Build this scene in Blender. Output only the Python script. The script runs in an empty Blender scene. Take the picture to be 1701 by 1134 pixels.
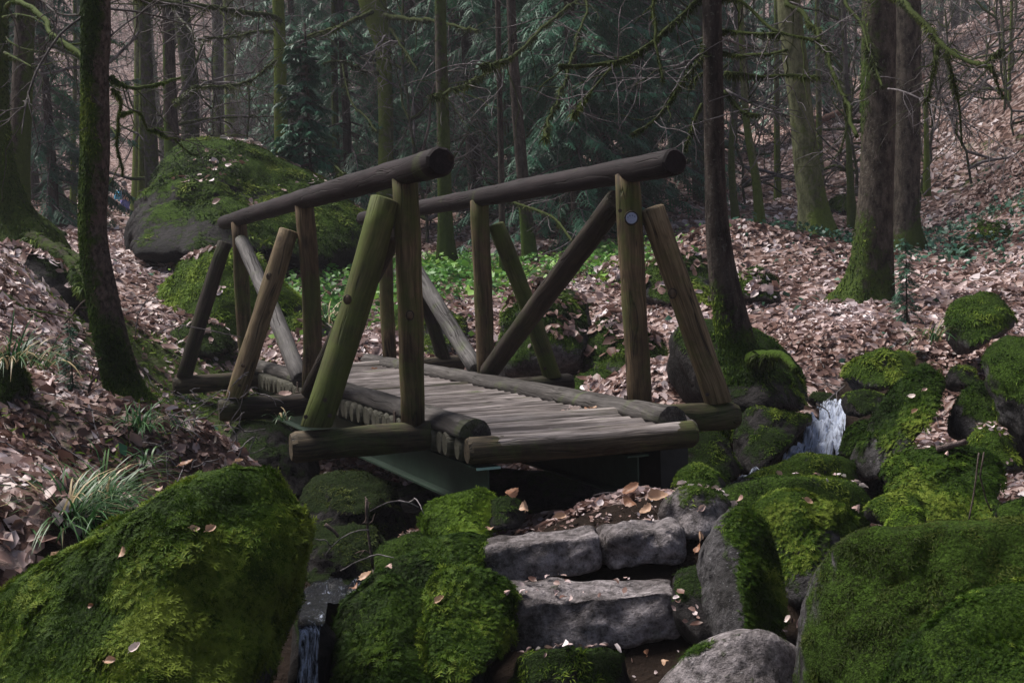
import bpy, bmesh, math, random
import numpy as np
from mathutils import Vector, Matrix, Quaternion
random.seed(7); RNG = np.random.default_rng(7)
SC = bpy.context.scene; COL = SC.collection
R = math.radians
# ------------------------------------------------------------------ camera
F_PX, PITCH, ROLL = 2198.0, 0.0537, -0.0349
_cp, _sp, _cr, _sr = math.cos(PITCH), math.sin(PITCH), math.cos(ROLL), math.sin(ROLL)
FWD = np.array([0, _cp, -_sp]); _u0 = np.array([0, _sp, _cp]); _r0 = np.array([1., 0, 0])
RIGHT = _cr * _r0 + _sr * _u0; UP = -_sr * _r0 + _cr * _u0
cam = bpy.data.objects.new('camera', bpy.data.cameras.new('camera')); COL.objects.link(cam)
cam.data.sensor_width = 36; cam.data.lens = F_PX / 1701 * 36; cam.data.clip_start = 0.05; cam.data.clip_end = 800
M3 = Matrix([[RIGHT[i], UP[i], -FWD[i]] for i in range(3)])
cam.matrix_world = M3.to_4x4(); SC.camera = cam
# ------------------------------------------------------------------ sky, sun, exposure
HAZE = 0.0011
SUN_EL, SUN_AZ = R(58), R(-62)       # azimuth from +Y towards +X: light comes from behind left
world = bpy.data.worlds.new("World"); SC.world = world; world.use_nodes = True
wt = world.node_tree; wt.nodes.clear()
sky = wt.nodes.new('ShaderNodeTexSky'); sky.sky_type = 'NISHITA'; sky.sun_disc = False
sky.sun_elevation = SUN_EL; sky.sun_rotation = SUN_AZ; sky.air_density = 1.0; sky.dust_density = 4.0; sky.ozone_density = 2.0
bg = wt.nodes.new('ShaderNodeBackground'); bg.inputs['Strength'].default_value = 0.052
wo = wt.nodes.new('ShaderNodeOutputWorld'); wt.links.new(sky.outputs[0], bg.inputs[0]); wt.links.new(bg.outputs[0], wo.inputs[0])
sun = bpy.data.objects.new('sun', bpy.data.lights.new('sun', 'SUN')); COL.objects.link(sun)
sun.data.energy = 4.6; sun.data.angle = R(30); sun.data.color = (1.0, 0.95, 0.9)
sd = Vector((math.sin(SUN_AZ) * math.cos(SUN_EL), math.cos(SUN_AZ) * math.cos(SUN_EL), math.sin(SUN_EL)))
sun.rotation_euler = sd.to_track_quat('Z', 'Y').to_euler()
SC.view_settings.view_transform = 'Standard'; SC.view_settings.look = 'None'
SC.view_settings.exposure = 0.74; SC.view_settings.gamma = 1.0; SC.view_settings.use_curve_mapping = False
SC.cycles.max_bounces = 5; SC.cycles.diffuse_bounces = 3; SC.cycles.glossy_bounces = 2; SC.cycles.transparent_max_bounces = 4
SC.cycles.use_denoising = True; SC.cycles.volume_bounces = 0

# ------------------------------------------------------------------ projection helpers (pixels of the 1701x1134 photograph)
def ray(px, py): return FWD + RIGHT * ((px - 850.5) / F_PX) + UP * ((567 - py) / F_PX)
def P(px, py, d):
    r = ray(px, py); return r * (d / r[1])
def Pz(px, py, z):
    r = ray(px, py); return r * (z / r[2])
def Ppl(px, py, o, n):
    r = ray(px, py); return r * (np.dot(o, n) / np.dot(r, n))
# ------------------------------------------------------------------ noise
def _h(ix, iy, iz, s):
    n = (ix * 374761393 + iy * 668265263 + iz * 2147483647 + s * 1274126177) & 0xffffffff
    n = ((n ^ (n >> 13)) * 1274126177) & 0xffffffff
    n = (n ^ (n >> 16)) & 0xffffffff
    return n / 4294967295.0
def vnoise(p, seed=0):
    p = np.asarray(p, float); i = np.floor(p).astype(np.int64); f = p - i; f = f * f * (3 - 2 * f)
    out = 0
    for dx in (0, 1):
        for dy in (0, 1):
            for dz in (0, 1):
                w = (f[..., 0] if dx else 1 - f[..., 0]) * (f[..., 1] if dy else 1 - f[..., 1]) * (f[..., 2] if dz else 1 - f[..., 2])
                out = out + w * _h(i[..., 0] + dx, i[..., 1] + dy, i[..., 2] + dz, seed)
    return out * 2 - 1
def fbm(p, oct=4, seed=0, g=0.5):
    a, s, t = 1.0, 0, 0
    for k in range(oct):
        s = s + a * vnoise(np.asarray(p) * 2 ** k + 17.3 * k, seed + k); t += a; a *= g
    return s / t
def sstep(a, b, x):
    t = np.clip((x - a) / (b - a), 0, 1); return t * t * (3 - 2 * t)
# ------------------------------------------------------------------ mesh helpers
def mesh_np(name, V, Fc, mat, smooth=True, attrs=None):
    V = np.ascontiguousarray(V, dtype=np.float32); Fc = np.ascontiguousarray(Fc, dtype=np.int32)
    me = bpy.data.meshes.new(name); n = Fc.shape[1]
    me.vertices.add(len(V)); me.vertices.foreach_set('co', V.ravel())
    me.loops.add(Fc.size); me.loops.foreach_set('vertex_index', Fc.ravel())
    me.polygons.add(len(Fc)); me.polygons.foreach_set('loop_start', np.arange(0, Fc.size, n, dtype=np.int32))
    me.polygons.foreach_set('use_smooth', np.full(len(Fc), smooth, dtype=bool))
    me.update(calc_edges=True)
    for k, a in (attrs or {}).items():
        at = me.attributes.new(k, 'FLOAT', 'POINT'); at.data.foreach_set('value', np.asarray(a, dtype=np.float32))
    if mat: me.materials.append(mat)
    return me
def mesh_py(name, V, Fc, mat, smooth=True, attrs=None):
    me = bpy.data.meshes.new(name); me.from_pydata([tuple(v) for v in V], [], [tuple(int(i) for i in f) for f in Fc])
    me.polygons.foreach_set('use_smooth', np.full(len(me.polygons), smooth, dtype=bool))
    for k, a in (attrs or {}).items():
        at = me.attributes.new(k, 'FLOAT', 'POINT'); at.data.foreach_set('value', np.asarray(a, dtype=np.float32))
    if mat: me.materials.append(mat)
    me.update(); return me
def link(name, data, loc=(0, 0, 0), parent=None, rot=None, **kw):
    o = bpy.data.objects.new(name, data); COL.objects.link(o)
    o.location = loc
    if rot is not None: o.rotation_mode = 'QUATERNION'; o.rotation_quaternion = rot
    if parent: o.parent = parent
    for k, v in kw.items():
        if v is not None: o[k] = v
    return o
def thing(name, label, cat, loc=(0, 0, 0), group=None, data=None, rot=None):
    return link(name, data, loc, None, rot, label=label, category=cat, group=group)
class Bag:
    """collects triangles/quads as numpy blocks"""
    def __init__(s): s.v, s.f, s.a, s.n = [], [], [], 0
    def add(s, V, Fc, a=0.5):
        V = np.asarray(V, float).reshape(-1, 3); Fc = np.asarray(Fc, int)
        s.v.append(V); s.f.append(Fc + s.n); s.n += len(V)
        s.a.append(np.broadcast_to(np.asarray(a, float), (len(V),)) if np.ndim(a) < 1 or len(np.atleast_1d(a)) == len(V) else np.repeat(a, len(V) // len(a)))
    def mesh(s, name, mat, smooth=True, off=(0, 0, 0), key='rnd'):
        return mesh_np(name, np.concatenate(s.v) - np.asarray(off), np.concatenate(s.f), mat, smooth, {key: np.concatenate(s.a)})
def frame(t):
    t = t / (np.linalg.norm(t) + 1e-9); a = np.array([0, 0, 1.]) if abs(t[2]) < .9 else np.array([1., 0, 0])
    x = np.cross(a, t); x /= np.linalg.norm(x); return x, np.cross(t, x), t
def spline(pts, n):
    """Catmull-Rom through pts, n samples; works for any number of columns"""
    pts = np.asarray(pts, float); m = len(pts)
    if m == 2: return pts[0] + (pts[1] - pts[0]) * np.linspace(0, 1, n)[:, None]
    seg = np.linalg.norm(np.diff(pts[:, :3], axis=0), axis=1); c = np.r_[0, np.cumsum(seg)]
    t = np.linspace(0, c[-1], n); i = np.clip(np.searchsorted(c, t, 'right') - 1, 0, m - 2)
    u = ((t - c[i]) / np.maximum(seg[i], 1e-9))[:, None]
    p1, p2 = pts[i], pts[i + 1]; p0 = pts[np.maximum(i - 1, 0)]; p3 = pts[np.minimum(i + 2, m - 1)]
    return .5 * ((2 * p1) + (-p0 + p2) * u + (2 * p0 - 5 * p1 + 4 * p2 - p3) * u ** 2 + (-p0 + 3 * p1 - 3 * p2 + p3) * u ** 3)
def tube(path, rad, sides=8, cap=True, radf=None):
    """quads; path (n,3), rad (n,), radf(theta, i)->multiplier array"""
    path = np.asarray(path, float); n = len(path); rad = np.broadcast_to(rad, (n,))
    tan = np.gradient(path, axis=0); tan /= np.linalg.norm(tan, axis=1)[:, None] + 1e-9
    x, y, _ = frame(tan[0]); V = np.zeros((n, sides, 3)); th = np.arange(sides) * 2 * math.pi / sides
    for i in range(n):
        x = x - tan[i] * np.dot(x, tan[i]); x /= np.linalg.norm(x); y = np.cross(tan[i], x)
        r = rad[i] * (radf(th, i) if radf else 1.0) * np.ones(sides)
        V[i] = path[i] + np.outer(np.cos(th) * r, x) + np.outer(np.sin(th) * r, y)
    i, j = np.meshgrid(np.arange(n - 1), np.arange(sides), indexing='ij'); j2 = (j + 1) % sides
    Fc = np.stack([i * sides + j, i * sides + j2, (i + 1) * sides + j2, (i + 1) * sides + j], -1).reshape(-1, 4)
    V = V.reshape(-1, 3)
    if cap:
        V = np.vstack([V, path[:1], path[-1:]]); a = np.arange(sides); b = (a + 1) % sides; c0, c1 = n * sides, n * sides + 1
        e = (n - 1) * sides; h = sides // 2
        Fc = np.vstack([Fc, np.stack([b, a, np.full(sides, c0), np.full(sides, c0)], -1), np.stack([e + a, e + b, np.full(sides, c1), np.full(sides, c1)], -1)])
    return V, Fc
def quads2tris(Fc):
    t = np.vstack([Fc[:, [0, 1, 2]], Fc[:, [0, 2, 3]]]); return t[(t[:, 0] != t[:, 1]) & (t[:, 1] != t[:, 2]) & (t[:, 0] != t[:, 2])]
_ico = {}
def ico(level):
    if level not in _ico:
        bm = bmesh.new(); bmesh.ops.create_icosphere(bm, subdivisions=level, radius=1)
        V = np.array([v.co[:] for v in bm.verts]); Fc = np.array([[v.index for v in f.verts] for f in bm.faces]); bm.free()
        _ico[level] = (V, Fc)
    return _ico[level]
def vnormals(V, Fc):
    n = np.cross(V[Fc[:, 1]] - V[Fc[:, 0]], V[Fc[:, 2]] - V[Fc[:, 0]]); N = np.zeros_like(V)
    for k in range(3): np.add.at(N, Fc[:, k], n)
    return N / (np.linalg.norm(N, axis=1)[:, None] + 1e-12)
# ------------------------------------------------------------------ materials
def mat_new(name, rough=0.8, spec=0.3):
    m = bpy.data.materials.new(name); m.use_nodes = True; nt = m.node_tree
    b = nt.nodes['Principled BSDF']; b.inputs['Roughness'].default_value = rough; b.inputs['Specular IOR Level'].default_value = spec
    return m, nt, b
class NB:
    def __init__(s, nt): s.nt = nt
    def n(s, typ, ins=None, **props):
        nd = s.nt.nodes.new('ShaderNode' + typ)
        for k, v in props.items(): setattr(nd, k, v)
        for k, v in (ins or {}).items():
            sk = nd.inputs[k]
            if isinstance(v, bpy.types.NodeSocket): s.nt.links.new(v, sk)
            else: sk.default_value = v
        return nd
    def obj(s): return s.n('TexCoord').outputs['Object']
    def attr(s, name): return s.n('Attribute', attribute_name=name).outputs['Fac']
    def noise(s, vec, scale, detail=4, rough=.55, dist=0): return s.n('TexNoise', {'Vector': vec, 'Scale': scale, 'Detail': detail, 'Roughness': rough, 'Distortion': dist}).outputs['Fac']
    def mul(s, a, b): return s.n('Math', {0: a, 1: b}, operation='MULTIPLY').outputs[0]
    def add(s, a, b): return s.n('Math', {0: a, 1: b}, operation='ADD').outputs[0]
    def scalev(s, vec, sc, loc=(0, 0, 0)): return s.n('Mapping', {'Vector': vec, 'Scale': sc, 'Location': loc}).outputs[0]
    def ramp(s, fac, stops, interp='LINEAR'):
        r = s.n('ValToRGB', {'Fac': fac}); e = r.color_ramp.elements; r.color_ramp.interpolation = interp
        while len(e) < len(stops): e.new(0.5)
        for k, (p, c) in enumerate(stops):
            e[k].position = p; e[k].color = (*c, 1) if isinstance(c, tuple) else (c, c, c, 1)
        return r.outputs['Color']
    def mix(s, fac, a, b, blend='MIX'):
        nd = s.n('Mix', data_type='RGBA', blend_type=blend)
        for sk, v in ((nd.inputs[0], fac), (nd.inputs[6], a), (nd.inputs[7], b)):
            if isinstance(v, bpy.types.NodeSocket): s.nt.links.new(v, sk)
            else: sk.default_value = v if not isinstance(v, tuple) else (*v, 1)
        return nd.outputs[2]
    def bump(s, b, h, strength=.5, dist=.01):
        nd = s.n('Bump', {'Height': h, 'Strength': strength, 'Distance': dist}); s.nt.links.new(nd.outputs[0], b.inputs['Normal'])
    def col(s, b, c): s.nt.links.new(c, b.inputs['Base Color'])

def m_blade(name, stops, trans=0.25, rough=.6):
    m, nt, b = mat_new(name, rough, .05 if 'moss' in name else .22); q = NB(nt)
    c = q.ramp(q.attr('rnd'), stops); q.col(b, c)
    if trans:
        tr = q.n('BsdfTranslucent', {'Color': c}); mx = q.n('MixShader', {0: trans, 1: b.outputs[0], 2: tr.outputs[0]})
        nt.links.new(mx.outputs[0], nt.nodes['Material Output'].inputs['Surface'])
    return m
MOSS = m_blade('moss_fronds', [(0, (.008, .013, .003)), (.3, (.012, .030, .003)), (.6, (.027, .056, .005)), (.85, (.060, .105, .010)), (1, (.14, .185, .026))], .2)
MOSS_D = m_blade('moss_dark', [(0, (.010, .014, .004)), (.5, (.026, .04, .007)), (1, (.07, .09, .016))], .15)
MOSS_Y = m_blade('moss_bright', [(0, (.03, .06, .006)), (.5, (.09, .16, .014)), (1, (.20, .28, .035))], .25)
HERB = m_blade('herb_leaves', [(0, (.03, .09, .02)), (.6, (.09, .24, .04)), (1, (.24, .42, .08))], .25, .45)
GRASS = m_blade('sedge_blades', [(0, (.015, .05, .015)), (.6, (.04, .11, .03)), (.85, (.10, .17, .06)), (1, (.38, .30, .17))], .2, .4)
LEAF = m_blade('dry_leaf', [(0, (.05, .026, .020)), (.25, (.17, .095, .075)), (.5, (.32, .215, .19)), (.75, (.47, .37, .365)), (1, (.68, .60, .61))], .15, .42)
NEEDLE = m_blade('needles', [(0, (.016, .06, .034)), (.5, (.035, .125, .07)), (.85, (.07, .20, .11)), (1, (.14, .25, .15))], .1, .5)
def m_rock(name, c1=(.10, .095, .095), c2=(.26, .25, .26), moss=(.04, .075, .009), sp=.35):
    m, nt, b = mat_new(name, .82, .10); q = NB(nt); o = q.obj()
    n1 = q.noise(o, 2.2, 8, .62); n2 = q.noise(o, 26, 6, .7); n3 = q.noise(o, 90, 3, .6)
    rock = q.ramp(n1, [(.38, c1), (.62, c2)]); rock = q.mix(.8, rock, q.ramp(n2, [(.36, (.08, .075, .07)), (.64, (.8, .79, .8))]), 'OVERLAY'); rock = q.mix(q.ramp(n3, [(.3, .6), (.42, 0.0)]), rock, (.02, .018, .018))
    speck = q.ramp(n3, [(.62, 0.0), (.72, 1.0)]); rock = q.mix(q.mul(speck, sp), rock, (.42, .42, .44))
    lich = q.ramp(q.noise(o, 6, 5, .7), [(.62, 0.0), (.68, 1.0)]); rock = q.mix(q.mul(lich, sp), rock, (.24, .28, .24))
    mf = q.add(q.attr('moss'), q.mul(q.add(q.noise(o, 14, 6, .7), -.5), .9)); mf = q.ramp(mf, [(.42, 0.0), (.58, 1.0)])
    mc = q.mix(q.ramp(q.noise(o, 9, 5, .6), [(.35, 0.0), (.7, 1.0)]), tuple(c * .45 for c in moss), moss)
    mc = q.mix(q.ramp(q.noise(o, 120, 2), [(.4, 0.0), (.65, .6)]), mc, tuple(min(1, c * 1.8) for c in moss))
    q.col(b, q.mix(mf, rock, mc))
    hh = q.add(q.mul(n1, .6), q.add(q.mul(n2, .5), q.add(q.mul(n3, .12), q.mul(q.mul(mf, q.noise(o, 70, 4, .7)), .8))))
    q.bump(b, hh, 1.0, .05)
    nt.links.new(q.ramp(mf, [(0, .72), (1, .95)]), b.inputs['Roughness'])
    return m
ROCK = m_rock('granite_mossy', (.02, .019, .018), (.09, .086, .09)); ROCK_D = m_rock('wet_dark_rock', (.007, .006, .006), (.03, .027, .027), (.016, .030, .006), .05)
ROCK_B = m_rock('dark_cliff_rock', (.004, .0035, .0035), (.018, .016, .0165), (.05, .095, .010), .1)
ROCK_L = m_rock('granite_step', (.045, .038, .036), (.33, .30, .305), (.045, .08, .01))
def m_wood(name, c1, c2, algae=.3, alg=(.07, .10, .02), dark=.5, knots=1.0, ends=0, worn=None, top=False):
    m, nt, b = mat_new(name, .75, .15); q = NB(nt); o = q.obj()
    oi = q.n('ObjectInfo').outputs['Random']; off = q.n('CombineXYZ', {0: q.mul(oi, 13.), 1: q.mul(oi, 7.), 2: q.mul(oi, 31.)}).outputs[0]
    ov = q.n('VectorMath', {0: o, 1: off}, operation='ADD').outputs[0]
    wv = q.n('VectorMath', {0: ov, 1: q.n('VectorMath', {0: q.n('TexNoise', {'Vector': q.scalev(ov, (3, 3, 2.2)), 'Scale': 1.0}).outputs['Color'], 'Scale': .07}, operation='SCALE').outputs[0]}, operation='ADD').outputs[0]
    g = q.noise(q.scalev(wv, (38, 38, 1.6)), 1, 6, .65); g2 = q.noise(q.scalev(wv, (130, 130, 3.5)), 1, 3, .6)
    big = q.noise(ov, 2.6, 4, .6)
    wood = q.ramp(g, [(.30, tuple(x * .7 for x in c1)), (.42, c1), (.55, tuple((a + bb) / 2 for a, bb in zip(c1, c2))), (.70, c2)])
    wood = q.mix(.5, wood, q.ramp(g2, [(.34, (.25, .25, .25)), (.66, (.72, .72, .72))]), 'OVERLAY')
    wood = q.mix(q.ramp(big, [(.38, dark), (.6, 0.0)]), wood, tuple(c * .35 for c in c1))
    # long drying cracks
    cr = q.ramp(q.noise(q.scalev(wv, (22, 22, .55), (5, 2, 1)), 1, 2, .5), [(.475, 0.0), (.497, 1.0), (.503, 1.0), (.525, 0.0)])
    cr = q.mul(cr, q.ramp(q.noise(ov, 3.5, 2), [(.42, 0.0), (.55, 1.0)])); wood = q.mix(q.mul(cr, .85), wood, (.012, .01, .008))
    # knots
    vo = q.n('TexVoronoi', {'Vector': q.scalev(ov, (5.5, 5.5, 3.2)), 'Scale': 1.0, 'Randomness': 1.0}).outputs['Distance']
    kn = q.ramp(vo, [(.06, 1.0), (.13, 0.0)]); wood = q.mix(q.mul(kn, .8 * knots), wood, (.03, .018, .01))
    kr = q.ramp(q.n('Math', {0: q.mul(vo, 60.)}, operation='SINE').outputs[0], [(.0, 0.0), (1, 1.0)])
    wood = q.mix(q.mul(q.mul(kr, q.ramp(vo, [(.12, .5), (.32, 0.0)])), knots), wood, tuple(c * .4 for c in c1))
    af = q.ramp(q.noise(ov, 3.1, 6, .65, .6), [(.62 - algae * .45, 0.0), (.80 - algae * .35, 1.0)])
    wood = q.mix(q.mul(af, .75), wood, q.mix(q.noise(ov, 18, 4), tuple(c * .5 for c in alg), tuple(c * 1.3 for c in alg)))
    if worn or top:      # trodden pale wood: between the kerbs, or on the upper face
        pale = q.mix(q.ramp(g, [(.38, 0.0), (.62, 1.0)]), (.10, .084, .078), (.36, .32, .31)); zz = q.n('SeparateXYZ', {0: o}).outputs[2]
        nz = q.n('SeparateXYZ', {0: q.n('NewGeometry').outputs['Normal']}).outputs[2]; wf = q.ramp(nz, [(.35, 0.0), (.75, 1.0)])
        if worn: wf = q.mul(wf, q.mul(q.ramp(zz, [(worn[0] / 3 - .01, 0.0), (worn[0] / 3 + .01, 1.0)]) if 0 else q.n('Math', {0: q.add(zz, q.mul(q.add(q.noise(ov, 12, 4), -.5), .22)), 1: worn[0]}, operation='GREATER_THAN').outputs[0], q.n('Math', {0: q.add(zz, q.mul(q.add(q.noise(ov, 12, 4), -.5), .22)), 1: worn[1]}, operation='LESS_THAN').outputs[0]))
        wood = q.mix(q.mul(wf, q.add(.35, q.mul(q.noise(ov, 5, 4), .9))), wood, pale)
    if ends:      # shade of the ends painted in dark green; the trodden middle is worn pale
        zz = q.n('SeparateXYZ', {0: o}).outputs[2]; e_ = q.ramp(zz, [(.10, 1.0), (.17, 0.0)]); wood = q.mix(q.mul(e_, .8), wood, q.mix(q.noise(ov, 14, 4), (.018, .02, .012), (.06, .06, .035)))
    q.col(b, wood); q.bump(b, q.add(q.add(q.mul(g, .6), q.mul(g2, .35)), q.mul(cr, -1.6)), .6, .006)
    nt.links.new(q.ramp(g, [(.2, .62), (.8, .9)]), b.inputs['Roughness'])
    return m
W_RAIL = m_wood('wood_dark_rail', (.012, .008, .009), (.034, .025, .027), .02)
W_POST = m_wood('wood_brown_post', (.065, .044, .026), (.185, .132, .075), .34)
W_TAN = m_wood('wood_tan_brace', (.12, .088, .05), (.27, .205, .125), .25)
W_GREEN = m_wood('wood_algae_brace', (.05, .05, .025), (.15, .135, .065), .62, (.085, .115, .022))
W_GREY = m_wood('wood_grey_weathered', (.075, .07, .068), (.17, .16, .155), .2)
W_DARK = m_wood('wood_dark_wet', (.022, .017, .014), (.07, .055, .042), .3, (.035, .045, .012))
W_BEAM = m_wood('wood_beam', (.035, .028, .018), (.13, .10, .065), .28)
W_CB = m_wood('wood_crossbeam', (.035, .028, .018), (.13, .10, .065), .28, worn=(.72, 1.92))
W_FRONT = m_wood('wood_front_log', (.035, .028, .018), (.13, .10, .065), .2, worn=(.16, 1.05))
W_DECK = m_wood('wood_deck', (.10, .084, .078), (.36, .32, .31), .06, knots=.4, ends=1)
W_KERB = m_wood('wood_kerb', (.04, .035, .032), (.12, .11, .105), .12)
def m_bark(name, c1, c2, moss=(.045, .08, .009), scale=(22, 22, 5), peel=None):
    m, nt, b = mat_new(name, .85, .08); q = NB(nt); o = q.obj()
    v = q.noise(q.scalev(o, scale), 1, 7, .7); v2 = q.noise(o, 5, 5, .6); v3 = q.noise(o, 45, 4, .7)
    c = q.mix(q.ramp(v, [(.38, 0.0), (.62, 1.0)]), c1, c2); c = q.mix(q.ramp(v3, [(.58, 0.0), (.72, .5)]), c, (.22, .23, .2))
    if peel: c = q.mix(q.ramp(v2, [(.56, 0.0), (.64, .7)]), c, peel)
    mf = q.add(q.attr('moss'), q.mul(q.add(q.noise(o, 11, 6, .7), -.5), 1.0)); mf = q.ramp(mf, [(.42, 0.0), (.6, 1.0)])
    mc = q.mix(q.noise(o, 24, 5, .7), tuple(k * .35 for k in moss), tuple(k * 1.5 for k in moss))
    q.col(b, q.mix(mf, c, mc)); q.bump(b, q.add(q.mul(v, .9), q.add(q.mul(v3, .35), q.mul(mf, .5))), 1.0, .035)
    return m
B_SPR = m_bark('bark_spruce', (.018, .014, .012), (.075, .06, .052)); B_BEECH = m_bark('bark_beech', (.018, .014, .011), (.088, .074, .06), (.045, .07, .012), (16, 16, 7))
B_GREEN = m_bark('bark_green_beech', (.05, .055, .025), (.17, .18, .095), (.10, .14, .025), (12, 12, 5))
B_PEEL = m_bark('bark_scaly', (.028, .02, .016), (.16, .12, .10), scale=(42, 42, 26), peel=(.15, .10, .09))
B_FAR = m_bark('bark_far', (.035, .03, .03), (.13, .12, .115), (.06, .085, .02), (6, 6, 3)); TWIG = m_bark('bark_twig', (.05, .043, .045), (.22, .20, .205), (.032, .045, .009), (6, 6, 6))
def m_plain(name, c, rough=.6, metal=0, ns=20, var=.4, bump=.3):
    m, nt, b = mat_new(name, rough, .4); q = NB(nt); o = q.obj(); n = q.noise(o, ns, 5, .65)
    q.col(b, q.mix(n, tuple(x * (1 - var) for x in c), tuple(min(1, x * (1 + var)) for x in c))); b.inputs['Metallic'].default_value = metal
    q.bump(b, n, bump, .004); return m
# ------------------------------------------------------------------ terrain (thin-plate surface through points read off the photograph)
K = 1.14
CT = [(60,850,4.4),(0,700,5.6),(60,640,6.6),(215,620,9.2),(275,655,9.3),(215,680,6.6),(340,600,10.0),(400,580,10.6),(150,560,8.6),(110,510,10),
 (270,500,11.5),(60,455,9.2),(0,425,8.9),(120,470,9.9),(225,470,12),(120,378,20),(100,345,36),(205,368,52),(150,285,60),(90,200,72),(330,700,6.6),
 (640,570,10.6),(700,520,12),(650,470,13.5),(760,445,15),(850,432,17),(950,440,16),(1080,430,16),(1130,393,16),(1240,380,15.5),(1260,430,15),
 (1200,500,12),(1300,520,10.8),(1400,560,9.6),(1450,520,11),(1600,540,10.5),(1560,480,12.5),(1650,440,14),(1400,450,14),(1350,400,17),
 (1290,340,21),(1500,410,16),(1600,370,19),(1600,300,21),(1690,340,17),(1690,250,20),(1600,220,27),(1690,120,26),(1690,20,34),(1550,60,40),(1450,190,34),(1400,300,24),(1500,300,22),(1580,150,31),(1300,240,33),
 (850,300,60),(850,40,95),(200,60,85),(1050,600,8.8),(1100,640,8.0),(550,560,11.5),(450,520,12)]
CZ = [(1400,690,8.2),(1385,715,7.6),(1340,745,7.0),(1290,775,6.5),(950,815,5.1),(1080,835,4.9),(850,860,4.9),]
cpts = [P(a, b, d * K) for a, b, d in CT] + [P(a, b, d * K) - np.array([0, 0, .22 if k < 4 else .08]) for k, (a, b, d) in enumerate(CZ)] + [np.array(q) for q in [(.25, 5.0, -1.32), (.9, 5.0, -1.3), (.4, 4.55, -1.5), (1.1, 4.5, -1.5), (.25, 10.5, -1.5), (.75, 10.9, -1.4), (-.3, 10.6, -1.3), (.5, 4.1, -1.55), (1.3, 5.4, -1.2)]]
cpts += [np.array(q) for q in [(.5,7.3,-1.55),(-.1,7.3,-1.75),(-.6,7.6,-1.8),(-.75,6.6,-1.5),(-.72,5.6,-1.5),(-.72,4.9,-1.5),(-.72,4.3,-2.2),(-.8,3.2,-2.4),(-.3,5.4,-1.75),(-1.6,3.2,-1.9),(-2.2,3.6,-1.4),(-3.2,4.2,-.8),(-1.5,6.5,-1.35),(-1.2,8.6,-1.75),(-1.9,9.6,-1.3),(0,9.3,-1.4),
 (1.6,3.2,-1.7),(1.5,4.4,-1.6),(2.2,5,-1.6),(2.6,6.2,-1.55),(3.5,7.5,-1.2),(.3,3.2,-1.75),(.3,2,-1.9),(3,2,-1.6),(-3,1.5,-1.5),(-5,5,-.2),(-6.5,9,.6),(6,8,-.6),(8,13,.4),(0,-6,-2.2),(-12,-4,-1),(12,-4,-1),(-20,10,3),(20,12,3.5),(-40,30,9),(40,30,13),(-60,80,22),(60,80,26),(0,110,30),(0,140,36),(-50,-20,2),(50,-20,3)]]
CP = np.array(cpts)
def _phi(r2): return np.where(r2 > 1e-12, r2 * np.log(np.maximum(r2, 1e-12)) * .5, 0)
_n = len(CP); _A = np.zeros((_n + 3, _n + 3)); _A[:_n, :_n] = _phi(((CP[:, None, :2] - CP[None, :, :2]) ** 2).sum(-1)) + np.eye(_n) * .08
_A[:_n, _n] = 1; _A[:_n, _n + 1:] = CP[:, :2]; _A[_n:, :_n] = _A[:_n, _n:].T
_W = np.linalg.solve(_A, np.r_[CP[:, 2], 0, 0, 0])
def hz(x, y, rough=True):
    x = np.atleast_1d(np.asarray(x, float)); y = np.atleast_1d(np.asarray(y, float)); out = np.zeros(len(x))
    for s in range(0, len(x), 20000):
        a, b = x[s:s + 20000], y[s:s + 20000]
        r2 = (a[:, None] - CP[None, :, 0]) ** 2 + (b[:, None] - CP[None, :, 1]) ** 2
        z = _phi(r2) @ _W[:_n] + _W[_n] + a * _W[_n + 1] + b * _W[_n + 2]
        if rough:
            q = np.stack([a, b, 0 * a], -1); far = sstep(16, 45, b)
            z = z + fbm(q * 1.7, 4, 3) * .09 + fbm(q * 9, 3, 5) * .022 + far * fbm(q * .12, 4, 9) * 2.5
        out[s:s + 20000] = z
    return out
def hz1(x, y): return float(hz(x, y)[0])
def earth_mat():
    m, nt, b = mat_new('forest_floor', .9, .05); q = NB(nt); o = q.obj()
    vo = q.n('TexVoronoi', {'Vector': q.n('VectorMath', {0: o, 1: q.n('VectorMath', {0: q.n('TexNoise', {'Vector': o, 'Scale': 6.0}).outputs['Color'], 'Scale': .25}, operation='SCALE').outputs[0]}, operation='ADD').outputs[0], 'Scale': 11.0})
    lc = q.ramp(q.n('SeparateColor', {0: vo.outputs['Color']}).outputs[0], [(0, (.04, .022, .018)), (.35, (.15, .088, .072)), (.7, (.31, .215, .19)), (1, (.50, .40, .38))])
    soil = q.mix(q.noise(o, 30, 5, .7), (.008, .006, .005), (.035, .024, .018))
    c = q.mix(q.ramp(q.add(q.attr('litter'), q.mul(q.add(q.noise(o, 5, 5, .7), -.5), .8)), [(.4, 0.0), (.55, .85)]), soil, lc)
    g = q.mix(q.noise(o, 20, 5, .7), (.012, .025, .004), (.055, .095, .015))
    c = q.mix(q.ramp(q.add(q.attr('green'), q.mul(q.add(q.noise(o, 2.2, 6, .7), -.5), 1.1)), [(.5, 0.0), (.62, .9)]), c, g)
    q.col(b, c); q.bump(b, q.add(q.noise(o, 40, 5, .7), q.mul(vo.outputs['Distance'], .8)), .8, .03); return m
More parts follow.
